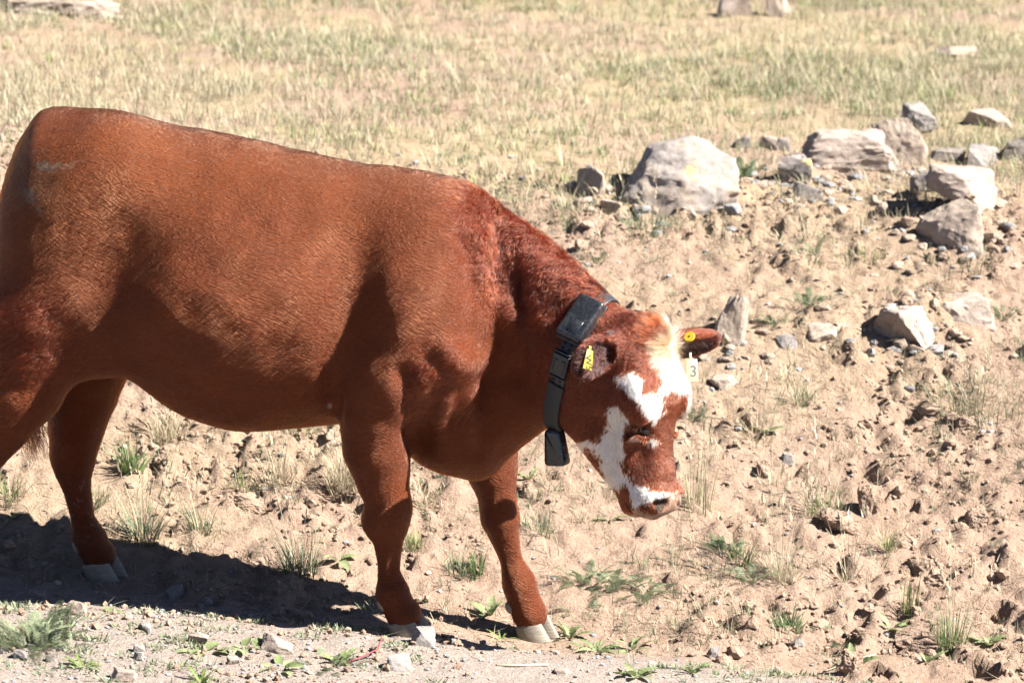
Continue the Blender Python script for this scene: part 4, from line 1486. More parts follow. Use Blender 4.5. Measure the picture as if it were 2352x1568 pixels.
rock('rock', 2122, 440, 56, 44, 'dark', 'small dark pitted rock between the two tan slabs', 81, .9, 3)
rock('rock', 2265, 386, 92, 46, 'grey', 'grey lumpy rock behind the flat tan slab', 92, .8, 3)
rock('rock', 2180, 374, 84, 30, 'dark', 'low brown rock left of the grey lumpy rock', 101, .8, 3)
rock('rock', 2340, 372, 90, 66, 'dark', 'dark rock cut off by the right edge of the picture', 111, .9, 3)
rock('rock', 1358, 452, 72, 66, 'pale', 'rounded pale rock alone left of the largest rock', 121, .9, 3, rough=.04)
rock('rock', 1402, 492, 50, 34, 'tan', 'small brown rock at the foot of the largest rock', 131, .9, 3)
rock('rock', 1858, 458, 72, 36, 'grey', 'small flat grey rock below the squarish stone block', 141, .8, 3)
rock('rock', 1706, 342, 42, 28, 'dark', 'small dark rock just right of the largest rock top', 151, .8, 3)
rock('rock', 1768, 345, 52, 30, 'tan', 'little tan rock between the largest rock and the long rock', 161, .8, 3)
rock('rock', 1800, 348, 34, 30, 'dark', 'little dark rock touching the prow of the long tan rock', 171, .8, 3)
rock('rock', 1682, 792, 76, 112, 'pale', 'tall pale rock standing on the bank behind the far ear', 181, .7, tilty=14)
rock('rock', 2082, 806, 170, 92, 'tan', 'weathered boulder half buried in the bank at right', 194, .9, sink=.7, rough=.06)
rock('rock', 2195, 748, 190, 60, 'tan', 'low weathered rock beside the half buried boulder', 205, .8, sink=.7, rough=.05)
rock('rock', 1905, 792, 120, 42, 'pale', 'flat worn rock level with the soil left of the boulder', 211, .8, 3, sink=.5)
rock('rock', 1806, 802, 56, 30, 'grey', 'small pale grey rock on the bank under the tall pale rock', 221, .8, 3)
rock('rock', 1660, 898, 90, 34, 'pale', 'flat rock on the soil to the right of the cow forehead', 231, .8, 3, sink=.5)
rock('rock', 120, 36, 290, 60, 'pale', 'wide pale rock outcrop in the grass at the upper left corner', 243, .4, sink=.4, rough=.08)
rock('rock', 1690, 40, 92, 50, 'tan', 'blurred tan rock in the far grass at the top edge', 251, .8, 3)
rock('rock', 1790, 40, 62, 70, 'pale', 'blurred pale rock with dark gap at the top edge', 261, .8, 3)
rock('rock', 2205, 132, 110, 24, 'pale', 'flat pale rock in the meadow at upper right', 271, .8, 3)
rock('rock', 2270, 292, 110, 40, 'tan', 'low pinkish rock in the grass behind the crest at right', 281, .6, 3)

# rubble broken off round the crest rocks
rx, ry, rs = [], [], []
for (X_, Y_, n_, sp_) in ((1550, 485, 60, .22), (1930, 410, 80, .24), (2060, 400, 60, .16), (2200, 470, 70, .20), (2190, 580, 60, .18), (2080, 815, 50, .16), (2180, 755, 40, .18), (1690, 800, 30, .12), (1830, 440, 50, .15), (1360, 460, 30, .12), (2000, 470, 60, .25)):
    g_ = G(X_, Y_)
    rx.append(g_[0] + rng.normal(0, sp_ * .8, n_)); ry.append(g_[1] + rng.normal(.03, sp_ * .5, n_)); rs.append(.006 + .026 * rng.random(n_) ** 3)
rx, ry, rs = np.concatenate(rx), np.concatenate(ry), np.concatenate(rs)
tone = rng.uniform(.65, 1.15, (len(rx), 1)) * np.where(rng.random((len(rx), 1)) < .35, np.array([[.19, .18, .175]]), np.array([[.25, .19, .145]]))
link('rubble', scatter_lumps('rubble', np.stack([rx, ry, H(rx, ry)], 1), rs, 2, M_peb, .65, .16, .35, tone, facets=6, smooth=False), kind='stuff', label='broken stony rubble strewn between the crest rocks')

STONES = [
    (970, 1484, 62, 40, 'grey', 'grey angular stone lying against the near front hoof'),
    (917, 1544, 60, 38, 'grey', 'grey stone in front of the near front hoof at the road edge'),
    (1640, 1514, 34, 28, 'grey', 'round grey stone alone on bare soil below the muzzle'),
    (1836, 1486, 22, 18, 'grey', 'small grey stone below the spiky green tuft'),
    (1807, 1066, 34, 22, 'grey', 'flat bluish stone on the bank right of the muzzle'),
    (50, 1516, 42, 24, 'grey', 'grey stone at the foot of the big feathery clump'),
    (318, 1500, 30, 20, 'grey', 'upper of two grey stones above each other on the gravel'),
    (318, 1520, 30, 22, 'grey', 'lower of two grey stones above each other on the gravel'),
    (453, 1478, 52, 28, 'pale', 'pale angular stone in the middle of the gravel'),
    (330, 1454, 34, 20, 'grey', 'grey stone at the upper edge of the gravel'),
    (535, 1530, 32, 24, 'tan', 'tan rounded stone beside the leafy weeds on the gravel'),
    (282, 1566, 60, 26, 'tan', 'brown stone at the bottom edge of the picture'),
    (633, 1500, 80, 34, 'tan', 'flat brown slab of stone among the leafy weeds'),
    (175, 1414, 46, 32, 'tan', 'tan stone just behind the big feathery clump'),
    (92, 1378, 30, 20, 'grey', 'grey stone by the lit edge of the cow shadow'),
    (399, 1378, 46, 32, 'grey', 'rounded stone lying inside the cow shadow'),
    (476, 1390, 26, 18, 'grey', 'small blue-grey stone at the edge of the cow shadow'),
    (115, 1520, 26, 16, 'dark', 'dark stone between the feathery clump and the road'),
    (1290, 1552, 40, 14, 'tan', 'thin flat stone at the bottom below the far front hoof'),
    (1045, 1482, 20, 14, 'grey', 'tiny grey stone between the two front hooves'),
]
for i, (X_, Y_, w_, h_, m_, lab) in enumerate(STONES):
    rock('stone', X_, Y_, w_, h_, m_, lab, 400 + i * 7, .9, 3, sink=.25, rough=.04)

# big clods of earth that stand up on the lower bank
ROCKM['earth'] = M_clod
CLODS = [
    (2000, 1190, 60, 72, 'tall upright clod of earth right of the dry grass clump'),
    (1935, 1232, 96, 56, 'crumbly low clod of earth left of the tall upright clod'),
    (2085, 1262, 80, 40, 'rounded clod of earth below and right of the tall upright clod'),
    (2215, 1000, 60, 44, 'brown clod of earth on the bank near the right edge'),
    (1215, 1150, 40, 40, 'clod of earth behind the far front knee'),
    (2130, 1345, 90, 60, 'overhanging clod of earth above a dark hollow at right'),
    (1760, 1100, 44, 40, 'small clod of earth above the dry grass clump'),
    (2250, 1215, 60, 44, 'clod of earth at the right side below the grassy patch'),
    (560, 1170, 80, 34, 'dark clod of earth beyond the cow shadow under the belly'),
    (1960, 1545, 60, 44, 'clod of earth beside the fern-like clump at the lower right'),
]
for i, (X_, Y_, w_, h_, lab) in enumerate(CLODS):
    o = rock('earth_clod', X_, Y_, w_, h_, 'earth', lab, 700 + i * 5, .8, 4, sink=.35, rough=.10, nplanes=9)
    o['category'] = 'earth clod'

# ================================================================== PLANTS
def leaf_material(name, translucent=.35, rough=.6):
    m = new_mat(name, rough=rough, spec=.25)
    t = NT(m)
    a = t.attr('tint')
    t.link(a.outputs['Color'], t.bsdf.inputs['Base Color'])
    tr = t.add('ShaderNodeBsdfTranslucent'); t.link(a.outputs['Color'], tr.inputs['Color'])
    mx = t.add('ShaderNodeMixShader'); mx.inputs[0].default_value = translucent
    t.link(t.bsdf.outputs[0], mx.inputs[1]); t.link(tr.outputs[0], mx.inputs[2])
    t.link(mx.outputs[0], t.n['Material Output'].inputs['Surface'])
    return m


M_grass = leaf_material('grass_blade', .3, .6)
M_leaf = leaf_material('leaf', .3, .55)


def blades(base, az, length, lean, curve, width, c0, c1, seg=3):
    """Tapering curved strips; returns vertices, flat faces, counts, colours."""
    n = len(base)
    az = np.asarray(az); ca, sa = np.cos(az), np.sin(az)
    hor = np.stack([ca, sa, np.zeros(n)], 1); up = np.array([0, 0, 1.0])
    tw = az + math.pi / 2 + rng.normal(0, .5, n)
    side = np.stack([np.cos(tw), np.sin(tw), np.zeros(n)], 1)
    p = base.copy(); V = []; C = []
    for k in range(seg + 1):
        s = k / seg
        wd = width * (1 - s ** 1.6) * .5 + (0 if k == seg else .0002)
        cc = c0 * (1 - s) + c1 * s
        if k < seg:
            V += [p - side * wd[:, None], p + side * wd[:, None]]; C += [cc, cc]
        else:
            V.append(p.copy()); C.append(cc)
        th = lean + curve * (s + .5 / seg)
        p = p + (hor * np.sin(th)[:, None] + up * np.cos(th)[:, None]) * (length / seg)[:, None]
    m = 2 * seg + 1
    V = np.stack(V, 1).reshape(-1, 3); C = np.stack(C, 1).reshape(-1, 3)
    f, cnt = [], []
    for k in range(seg - 1):
        f += [2 * k, 2 * k + 1, 2 * k + 3, 2 * k + 2]; cnt.append(4)
    f += [2 * seg - 2, 2 * seg - 1, 2 * seg]; cnt.append(3)
    F = (np.array(f)[None] + (np.arange(n) * m)[:, None]).ravel()
    return V, F, np.tile(cnt, n), C


def seed_heads(base, az, length, lean, curve, c, size):
    """A loose spindle at the end of each stalk."""
    n = len(base)
    hor = np.stack([np.cos(az), np.sin(az), np.zeros(n)], 1); up = np.array([0, 0, 1.0])
    p = base.copy()
    for k in range(3):
        th = lean + curve * (k / 3 + .5 / 3)
        p = p + (hor * np.sin(th)[:, None] + up * np.cos(th)[:, None]) * (length / 3)[:, None]
    d = hor * np.sin(th)[:, None] + up * np.cos(th)[:, None]
    out = []
    m = 5
    bs = np.repeat(p - d * (size * .8)[:, None], m, 0) + np.repeat(d * size[:, None], m, 0) * np.tile(np.linspace(0, .8, m), n)[:, None]
    azz = rng.uniform(0, 6.28, n * m)
    return blades(bs, azz, np.repeat(size * .55, m), rng.uniform(.1, .5, n * m), np.zeros(n * m), np.repeat(size * .10, m), np.repeat(c, m, 0), np.repeat(c, m, 0) * 1.1, 2)


def join(parts):
    V, F, N_, C = [], [], [], []
    o = 0
    for v, f, c, cc in parts:
        V.append(v); F.append(np.asarray(f) + o); N_.append(c); C.append(cc); o += len(v)
    return np.concatenate(V), np.concatenate(F), np.concatenate(N_), np.concatenate(C)


STRAW = np.array([.37, .325, .225]); STRAW2 = np.array([.28, .23, .15]); GREEN = np.array([.085, .125, .030]); BLUEG = np.array([.100, .140, .072]); YELG = np.array([.20, .225, .095]); GREYG = np.array([.165, .19, .115])


def tint(base, n, var=.22):
    return base[None] * rng.uniform(1 - var, 1 + var, (n, 1)) * rng.uniform(.92, 1.08, (n, 3))


def tuft_data(n, height, spread, c0, c1, lean=(.05, .6), curve=(.1, .9), width=.0022, stalks=0, stalk_h=.3, dry=.3):
    """A grass tuft round the origin."""
    r = spread * np.sqrt(rng.random(n)); a = rng.uniform(0, 6.283, n)
    base = np.stack([r * np.cos(a), r * np.sin(a), np.full(n, -.006)], 1)
    az = a + rng.normal(0, .7, n)
    L = height * rng.uniform(.45, 1.1, n)
    isdry = rng.random(n) < dry
    k0 = np.where(isdry[:, None], tint(STRAW2, n), tint(c0, n)); k1 = np.where(isdry[:, None], tint(STRAW, n), tint(c1, n))
    parts = [blades(base, az, L, rng.uniform(*lean, n), rng.uniform(*curve, n), width * rng.uniform(.6, 1.4, n), k0, k1, 4)]
    if stalks:
        a = rng.uniform(0, 6.283, stalks); r = spread * .6 * rng.random(stalks)
        base = np.stack([r * np.cos(a), r * np.sin(a), np.full(stalks, -.006)], 1)
        L = stalk_h * rng.uniform(.6, 1.1, stalks); ln_ = rng.uniform(.02, .35, stalks); cv = rng.uniform(0, .3, stalks)
        cs = tint(STRAW, stalks)
        parts.append(blades(base, a, L, ln_, cv, np.full(stalks, .0016), cs, cs, 3))
        parts.append(seed_heads(base, a, L, ln_, cv, cs * 1.05, rng.uniform(.03, .06, stalks)))
    return join(parts)


def tuft(name, X, Y, label, cat='grass tuft', **kw):
    g = G(X, Y)
    g[2] = H(g[0], g[1])
    v, f, c, cc = tuft_data(**kw)
    sx = H(g[0] + v[:, 0], g[1] + v[:, 1]) - g[2]
    near0 = np.exp(-np.clip(v[:, 2], 0, 1) / .04)
    v = v.copy(); v[:, 2] += np.clip(sx, -.05, .05) * near0
    return link(name, mesh_from(name, v, f, c, M_grass, cc, smooth=False), label=label, cat=cat, loc=tuple(g))


# ---- named grass tufts
G1 = dict(c0=BLUEG * .7, c1=BLUEG * 1.2)
tuft('grass_tuft', 330, 1240, 'grey-green grass tuft in shade beside the far hind hoof', n=130, height=.15, spread=.05, stalks=9, stalk_h=.30, dry=.35, **G1)
tuft('grass_tuft', 690, 1318, 'grass tuft with long dry stems in the edge of the cow shadow', n=120, height=.16, spread=.045, stalks=9, stalk_h=.30, dry=.4, **G1)
tuft('grass_tuft', 460, 1225, 'thin grass tuft at the upper edge of the cow shadow', n=60, height=.12, spread=.03, stalks=5, stalk_h=.26, dry=.5, **G1)
tuft('grass_tuft', 300, 1072, 'broad bladed green tuft beyond the belly', n=60, height=.11, spread=.035, c0=GREEN, c1=BLUEG * 1.5, width=.006, dry=.15)
tuft('grass_tuft', 385, 1010, 'straw coloured tuft just under the belly', n=120, height=.13, spread=.05, c0=STRAW2, c1=STRAW, stalks=8, stalk_h=.22, dry=.7)
tuft('grass_tuft', 565, 1125, 'small green tuft in the middle under the belly', n=70, height=.08, spread=.03, c0=GREEN, c1=YELG, dry=.3)
tuft('grass_tuft', 640, 1115, 'straw stems right of the small green tuft under the belly', n=50, height=.14, spread=.04, c0=STRAW2, c1=STRAW, stalks=8, stalk_h=.2, dry=.8)
tuft('grass_tuft', 795, 1115, 'dry pale tuft close behind the near front leg', n=150, height=.15, spread=.05, c0=STRAW2, c1=STRAW, stalks=10, stalk_h=.24, dry=.85)
tuft('grass_tuft', 690, 985, 'dark green tuft touching the belly line', n=50, height=.07, spread=.04, c0=GREEN * .8, c1=GREEN * 1.3, dry=.2)
tuft('grass_tuft', 1050, 1318, 'left blue-green tuft between the front legs', n=70, height=.075, spread=.028, c0=BLUEG, c1=BLUEG * 1.5, lean=(.05, .5), curve=(0, .4), dry=.1)
tuft('grass_tuft', 1095, 1322, 'right blue-green tuft between the front legs', n=60, height=.085, spread=.02, c0=GREEN, c1=BLUEG * 1.4, lean=(.02, .35), curve=(0, .4), dry=.1)
tuft('grass_tuft', 945, 1262, 'yellow-green tuft against the front of the near front leg', n=80, height=.085, spread=.025, c0=YELG * .8, c1=YELG * 1.3, dry=.35)
tuft('grass_tuft', 975, 1155, 'small pale tuft in the gap between the front legs', n=70, height=.07, spread=.04, c0=STRAW2, c1=STRAW, dry=.8)
tuft('grass_tuft', 1235, 1222, 'grey-green tuft right of the far front leg', n=80, height=.085, spread=.045, c0=BLUEG, c1=GREYG * 1.3, dry=.2)
tuft('grass_tuft', 1795, 1335, 'tall straw clump with seed heads standing right of the muzzle', n=70, height=.14, spread=.05, c0=STRAW2, c1=STRAW, stalks=26, stalk_h=.33, dry=.85)
tuft('grass_tuft', 1600, 1165, 'tall thin green stems rising right beside the muzzle', n=36, height=.2, spread=.05, c0=GREEN, c1=YELG, lean=(.0, .15), curve=(0, .3), stalks=10, stalk_h=.3, dry=.4)
tuft('grass_tuft', 1735, 1010, 'pale thin stalks on the bank right of the cow face', n=40, height=.12, spread=.06, c0=STRAW2, c1=STRAW, stalks=14, stalk_h=.26, dry=.8)
tuft('grass_tuft', 1890, 1180, 'green stalks between the clods on the lower bank', n=70, height=.14, spread=.05, c0=GREEN, c1=BLUEG * 1.3, stalks=9, stalk_h=.27, dry=.35)
tuft('grass_tuft', 1815, 1448, 'spiky dark green tuft on the bare soil', n=90, height=.085, spread=.022, c0=GREEN * .8, c1=BLUEG * 1.2, lean=(.3, 1.2), curve=(0, .3), width=.003, dry=.05)
tuft('grass_tuft', 2185, 1490, 'tall upright green tuft near the lower right corner', n=110, height=.16, spread=.045, c0=GREEN, c1=BLUEG * 1.4, lean=(.0, .35), curve=(0, .5), stalks=8, stalk_h=.30, dry=.2)
tuft('grass_tuft', 2085, 1405, 'pale green upright stems above the lower right tuft', n=26, height=.13, spread=.03, c0=GREEN, c1=YELG, lean=(0, .2), curve=(0, .2), width=.003, dry=.2)
tuft('grass_tuft', 2040, 1265, 'bright green blades beside the crumbly clod', n=50, height=.10, spread=.025, c0=YELG, c1=YELG * 1.2, dry=.4)
tuft('grass_tuft', 1845, 930, 'grey-green tuft on the upper bank right of the ear tag', n=70, height=.09, spread=.04, c0=BLUEG, c1=GREYG * 1.2, stalks=5, stalk_h=.2, dry=.35)
tuft('grass_tuft', 1490, 528, 'grey-green tuft growing below the largest rock', n=130, height=.10, spread=.10, c0=BLUEG, c1=GREYG, stalks=4, stalk_h=.22, dry=.3)
tuft('grass_tuft', 1995, 595, 'green tuft on the bank below the rock group', n=60, height=.07, spread=.05, c0=GREEN, c1=YELG, dry=.3)
tuft('grass_tuft', 1850, 595, 'low tuft left of the pale slab on the upper bank', n=60, height=.06, spread=.06, c0=GREYG, c1=STRAW, dry=.4)
tuft('grass_tuft', 2205, 600, 'dark green tuft at the foot of the pale slab', n=110, height=.07, spread=.12, c0=GREEN * .8, c1=BLUEG, dry=.35)
tuft('grass_tuft', 2230, 935, 'large greenish grass patch at the right edge of the bank', n=260, height=.11, spread=.16, c0=BLUEG, c1=GREYG * 1.2, stalks=12, stalk_h=.2, dry=.45)
tuft('grass_tuft', 1380, 1000, 'straw tuft under the jaw behind the counterweight', n=120, height=.12, spread=.08, c0=STRAW2, c1=STRAW, stalks=4, stalk_h=.2, dry=.85)
tuft('grass_tuft', 1700, 1290, 'green tuft at the left foot of the straw clump', n=60, height=.09, spread=.03, c0=GREEN, c1=BLUEG * 1.2, dry=.1)
tuft('grass_tuft', 1950, 1330, 'thin yellow stalks below the crumbly clod', n=14, height=.12, spread=.03, c0=STRAW2, c1=STRAW, stalks=8, stalk_h=.24, dry=.7)
tuft('grass_tuft', 20, 1150, 'dark tuft at the left edge between the hind legs', n=70, height=.11, spread=.04, c0=GREEN * .8, c1=GREEN, dry=.2)
tuft('grass_tuft', 210, 1170, 'shaded tuft in front of the far hind leg', n=60, height=.10, spread=.03, c0=GREEN * .8, c1=BLUEG, dry=.3)


# ---- feathery herbs (fronds are parts)
def frond_mesh(name, c, seedv):
    r = np.random.default_rng(seedv)
    V, F, N_, C = [], [], [], []
    m = 22
    def pos(s):
        return np.array([s * .9, 0, .38 * s - .52 * s * s + .12 * s])
    for k in range(m):
        s = .08 + .92 * k / (m - 1)
        p = pos(s); ll = .16 * math.sin(math.pi * min(1, s * .85 + .12)) ** .7 + .02
        for sd in (-1, 1):
            for sub_ in range(4):
                a = (sub_ - 1.5) * .42 + r.normal(0, .12)
                d = np.array([.45 + .5 * math.sin(a), sd * math.cos(a), .15 + r.normal(0, .2)]); d /= np.linalg.norm(d)
                st = p + np.array([.3, sd, .1]) * ll * .16 * sub_
                w = np.array([.007, 0, .006])
                o = len(V)
                V += [st - w, st + w, st + d * ll * (1 - .13 * sub_)]; F += [o, o + 1, o + 2]; N_.append(3)
                cc = c * r.uniform(.75, 1.25)
                C += [cc * .8, cc * .8, cc * 1.15]
    for k in range(8):
        a, b = pos(k / 8), pos((k + 1) / 8)
        o = len(V); w = np.array([0, .010 * (1 - k / 9), 0])
        V += [a - w, a + w, b + w * .85, b - w * .85]; F += [o, o + 1, o + 2, o + 3]; N_.append(4); C += [c * .9] * 4
    return mesh_from(name, np.array(V), F, N_, M_leaf, np.array(C), smooth=False)


FROND = [frond_mesh('frond', GREYG * 1.55, 1), frond_mesh('frond', GREYG * 1.3, 2), frond_mesh('frond', BLUEG * 1.2, 3)]


def parts_round(root, meshes, n, size, elev, name, r0=.02, zfun=None, flat=False):
    for i in range(n):
        o = link(name, random.choice(meshes), root)
        a = 6.283 * i / n + random.uniform(-.35, .35)
        rr = random.uniform(0, r0)
        s = size * random.uniform(.6, 1.15)
        o.location = (rr * math.cos(a), rr * math.sin(a), -.002)
        o.rotation_euler = (random.uniform(-.3, .3), -random.uniform(*elev), a)
        o.scale = (s, s, s)


def feathery(X, Y, n, size, label, meshes=None, elev=(-.1, .9), r0=.05):
    g = G(X, Y)
    root = link('feathery_herb', None, label=label, cat='herb', loc=tuple(g))
    parts_round(root, meshes or FROND[:2], n, size, elev, 'frond', r0)
    return root


feathery(95, 1478, 60, .105, 'big grey-green feathery clump at the left road edge', FROND[1:2], (.1, 1.35), .10)
feathery(60, 1490, 12, .10, 'low feathery clump in front of the big one at the left edge', FROND[1:2], (-.1, .6), .06)
feathery(1340, 1335, 30, .08, 'left feathery herb in the green patch right of the far front leg', FROND[:1], (-.1, .8), .06)
feathery(1410, 1345, 36, .085, 'middle feathery herb in the green patch below the jaw', FROND[:1], (-.1, .8), .07)
feathery(1480, 1365, 30, .08, 'right feathery herb in the green patch below the muzzle', FROND[:2], (-.1, .7), .07)
feathery(1330, 1400, 12, .07, 'feathery herb hanging over the small step near the far front hoof', FROND[:1], (-.5, .3), .04)
feathery(1662, 1262, 20, .075, 'dark feathery herb left of the straw clump', FROND[2:], (0, 1.0), .04)
feathery(1935, 1478, 22, .09, 'drooping fern-like clump over the hollow at lower right', FROND[2:], (-.6, .6), .04)
feathery(1720, 1335, 10, .09, 'pale feathery herb below the straw clump', FROND[1:2], (0, .6), .04)
feathery(760, 1530, 12, .075, 'flat grey feathery herb among weeds at the bottom edge', FROND[1:2], (-.1, .4), .06)
feathery(2300, 730, 14, .07, 'grey-green herb on the bank near the right edge below the slabs', FROND[1:2], (.1, 1.1), .05)
feathery(1595, 965, 14, .07, 'grey spiky herb right of the far brow', FROND[1:2], (.1, 1.1), .04)
feathery(1780, 745, 16, .07, 'pale grey herb right of the tall pale rock', FROND[1:2], (.1, 1.0), .07)
feathery(1860, 700, 16, .07, 'green herb on the bank above the flat worn rock', FROND[2:], (.1, 1.0), .06)
feathery(1870, 585, 10, .07, 'small green herb on the upper bank', FROND[2:], (.2, 1.1), .05)
feathery(1710, 405, 14, .09, 'green plant growing against the right side of the largest rock', FROND[2:], (.3, 1.3), .05)
feathery(1370, 605, 10, .07, 'pale green weed on the bank behind the neck', FROND[:2], (.1, 1.0), .04)


# ---- leafy rosettes (leaves are parts)
def lobed_leaf(name, c, lobes, seedv, width=.16):
    r = np.random.default_rng(seedv)
    m = 19
    V, C = [], []
    for k in range(m):
        s = k / (m - 1)
        env = width * (math.sin(math.pi * s ** .75) ** .8) * (1 - .15 * s) + .012
        lob = 1 - lobes * (.5 + .5 * math.cos(k * 2 * math.pi / 3.0)) * (1 - s * .6)
        w = env * lob * r.uniform(.85, 1.12)
        x = s + .03 * (k % 3 == 1)
        z = .30 * s - .42 * s * s + r.normal(0, .006)
        V += [(x, -w, z + w * .35), (s, 0, z), (x, w, z + w * .35 + r.normal(0, .01))]
        cc = c * r.uniform(.85, 1.15)
        C += [cc, cc * np.array([1.2, 1.15, 1.1]), cc]
    F, N_ = [], []
    for k in range(m - 1):
        for j in (0, 1):
            a = k * 3 + j
            F += [a, a + 3, a + 4, a + 1]; N_.append(4)
    return mesh_from(name, np.array(V), F, N_, M_leaf, np.array(C), smooth=True)


LEAFC = np.array([.125, .160, .070]); LEAFP = np.array([.185, .210, .11])
LOBED = [lobed_leaf('leaf', LEAFC, .6, 1), lobed_leaf('leaf', LEAFC * 1.15, .7, 2), lobed_leaf('leaf', LEAFP, .5, 3)]
BROAD = [lobed_leaf('leaf', LEAFP * .95, .22, 4, .22), lobed_leaf('leaf', LEAFC * 1.1, .15, 5, .26), lobed_leaf('leaf', LEAFP * 1.15, .3, 6, .22)]
NARROW = [lobed_leaf('leaf', GREEN * 1.1, .35, 7, .085), lobed_leaf('leaf', GREEN * 1.4, .3, 8, .075)]


def rosette(X, Y, n, size, label, meshes, elev=(.0, .6), r0=.012):
    g = G(X, Y)
    size *= .78
    root = link('leafy_weed', None, label=label, cat='weed', loc=tuple(g))
    parts_round(root, meshes, n, size, elev, 'leaf', r0)
    return root


rosette(190, 1532, 16, .062, 'small dark green rosette of toothed leaves on the road gravel', NARROW, (.05, .8))
rosette(462, 1568, 16, .075, 'green rosette of toothed leaves at the bottom edge', NARROW, (.1, .9))
rosette(470, 1495, 9, .085, 'left leafy weed lying flat on the gravel', BROAD, (-.1, .4), .03)
rosette(560, 1490, 9, .08, 'right leafy weed lying flat on the gravel', BROAD, (-.1, .5), .03)
rosette(640, 1535, 10, .07, 'pale leafy weed in front of the flat brown stone', BROAD, (-.1, .5), .03)
rosette(780, 1520, 9, .075, 'leafy weed with upright leaves near the bottom centre', LOBED, (.1, .9), .02)
rosette(410, 1425, 6, .045, 'tiny leafy weed between shadow and gravel', NARROW, (0, .5))
rosette(250, 1405, 7, .045, 'small weed on the gravel in front of the hind part of the cow shadow', BROAD, (0, .6))
rosette(1310, 1462, 9, .085, 'upright leafy weed just right of the far front hoof', LOBED, (.3, 1.1))
rosette(1370, 1495, 11, .10, 'spreading lobed weed below the green patch', LOBED, (-.05, .6), .02)
rosette(1450, 1490, 9, .085, 'lobed weed to the right of the spreading one', LOBED, (0, .8), .02)
rosette(1460, 1552, 9, .085, 'broad leaf weed at the bottom edge below the muzzle', BROAD, (0, .6), .02)
rosette(1590, 1545, 8, .075, 'lobed weed at the bottom edge left of bare soil', LOBED, (0, .9))
rosette(1125, 1412, 8, .075, 'dark leafy weed in the shade between the front hooves', BROAD, (.2, 1.1))
rosette(775, 1285, 6, .085, 'dark broad leaf weed at the edge of the shadow by the front leg', BROAD, (-.1, .5))
rosette(1150, 1470, 7, .06, 'small fresh green weed left of the far front hoof', NARROW, (.1, .9))
rosette(2050, 1445, 10, .075, 'leafy weed on the step left of the tall green tuft', LOBED, (.1, 1.0))
rosette(1965, 1535, 7, .085, 'leafy weed at the mouth of the hollow at lower right', BROAD, (.2, 1.1))
rosette(2130, 1520, 8, .075, 'leafy weed under the tall green tuft', LOBED, (.1, 1.0))
rosette(2270, 1480, 8, .075, 'leafy weed near the lower right corner', BROAD, (.1, 1.0))
rosette(1400, 1195, 5, .075, 'single long green leaf weed left of the muzzle', BROAD[:1], (.1, .5))
rosette(1215, 1100, 5, .07, 'small weed behind the far front knee', LOBED, (.1, 1.0))
rosette(30, 1190, 6, .085, 'dark broad leaves in shade at the left edge', BROAD, (.0, .7))
rosette(885, 1455, 6, .04, 'tiny green weed beside the near front hoof heel', NARROW, (.1, .9))
rosette(1760, 995, 6, .075, 'leafy weed on the bank above the bluish stone', BROAD, (.2, .9))

# ---- uncounted growth: meadow grass, bank grass, litter, ground cover
def scatter_tufts(n, xr, yr, dens, per, height, cols, width, spread=.03, ypow=1.0, seg=2):
    x = rng.uniform(*xr, n); y = yr[0] + (yr[1] - yr[0]) * rng.random(n) ** ypow
    keep = rng.random(n) < dens(x, y)
    x, y = x[keep], y[keep]
    m = len(x)
    k = rng.integers(per[0], per[1], m)
    ci = rng.integers(0, len(cols), m)
    hh = height * rng.uniform(.45, 1.25, m)
    idx = np.repeat(np.arange(m), k); N_ = len(idx)
    a = rng.uniform(0, 6.283, N_); r = spread * np.sqrt(rng.random(N_)) * rng.uniform(.5, 1.6, m)[idx]
    bx = x[idx] + r * np.cos(a); by = y[idx] + r * np.sin(a)
    base = np.stack([bx, by, H(bx, by) - .004], 1)
    cc = np.array(cols)[ci][idx] * rng.uniform(.75, 1.25, (N_, 1))
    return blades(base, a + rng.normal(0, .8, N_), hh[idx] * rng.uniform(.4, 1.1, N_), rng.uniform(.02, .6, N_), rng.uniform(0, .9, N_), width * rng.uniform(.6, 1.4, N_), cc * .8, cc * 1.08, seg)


def f_meadow(x, y):
    return (.30 + .70 * sstep(-.40, .35, noise2(x, y, .9, 81) + .6 * noise2(x, y, .28, 82))) * sstep(1.9, 4.6, y + .3 * noise2(x, y, .5, 83) - .25 * sstep(.2, 1.2, x))


v, f, c, cc = join([
    scatter_tufts(17000, (-3.0, 3.2), (2.0, 9.0), f_meadow, (6, 13), .095, [STRAW, STRAW * 1.05, STRAW * .85, np.array([.32, .30, .19])], .0030, .05, 1.25),
    scatter_tufts(17000, (-3.0, 3.2), (2.0, 9.0), lambda x, y: f_meadow(x, y) * sstep(-.5, .3, noise2(x, y, 1.3, 84)), (6, 13), .065, [YELG, YELG * 1.15, GREYG * 1.1, YELG * .9], .0038, .06, 1.25),
    scatter_tufts(420, (-3.2, 3.4), (2.8, 9.5), f_meadow, (2, 5), .22, [STRAW, STRAW * 1.1], .0026, .05, 1.2),
    scatter_tufts(2600, (-9, 9), (9, 22), lambda x, y: np.full(len(x), .9), (6, 10), .13, [STRAW, STRAW2, YELG, GREYG], .009, .10, 1.4)])
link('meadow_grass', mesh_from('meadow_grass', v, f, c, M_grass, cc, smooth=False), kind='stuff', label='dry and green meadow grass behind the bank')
f_bank = lambda x, y: (.22 + .78 * sstep(-.1, .6, noise2(x, y, .5, 85) + .5 * noise2(x, y, .17, 86))) * clear_of_hooves(x, y, .08)
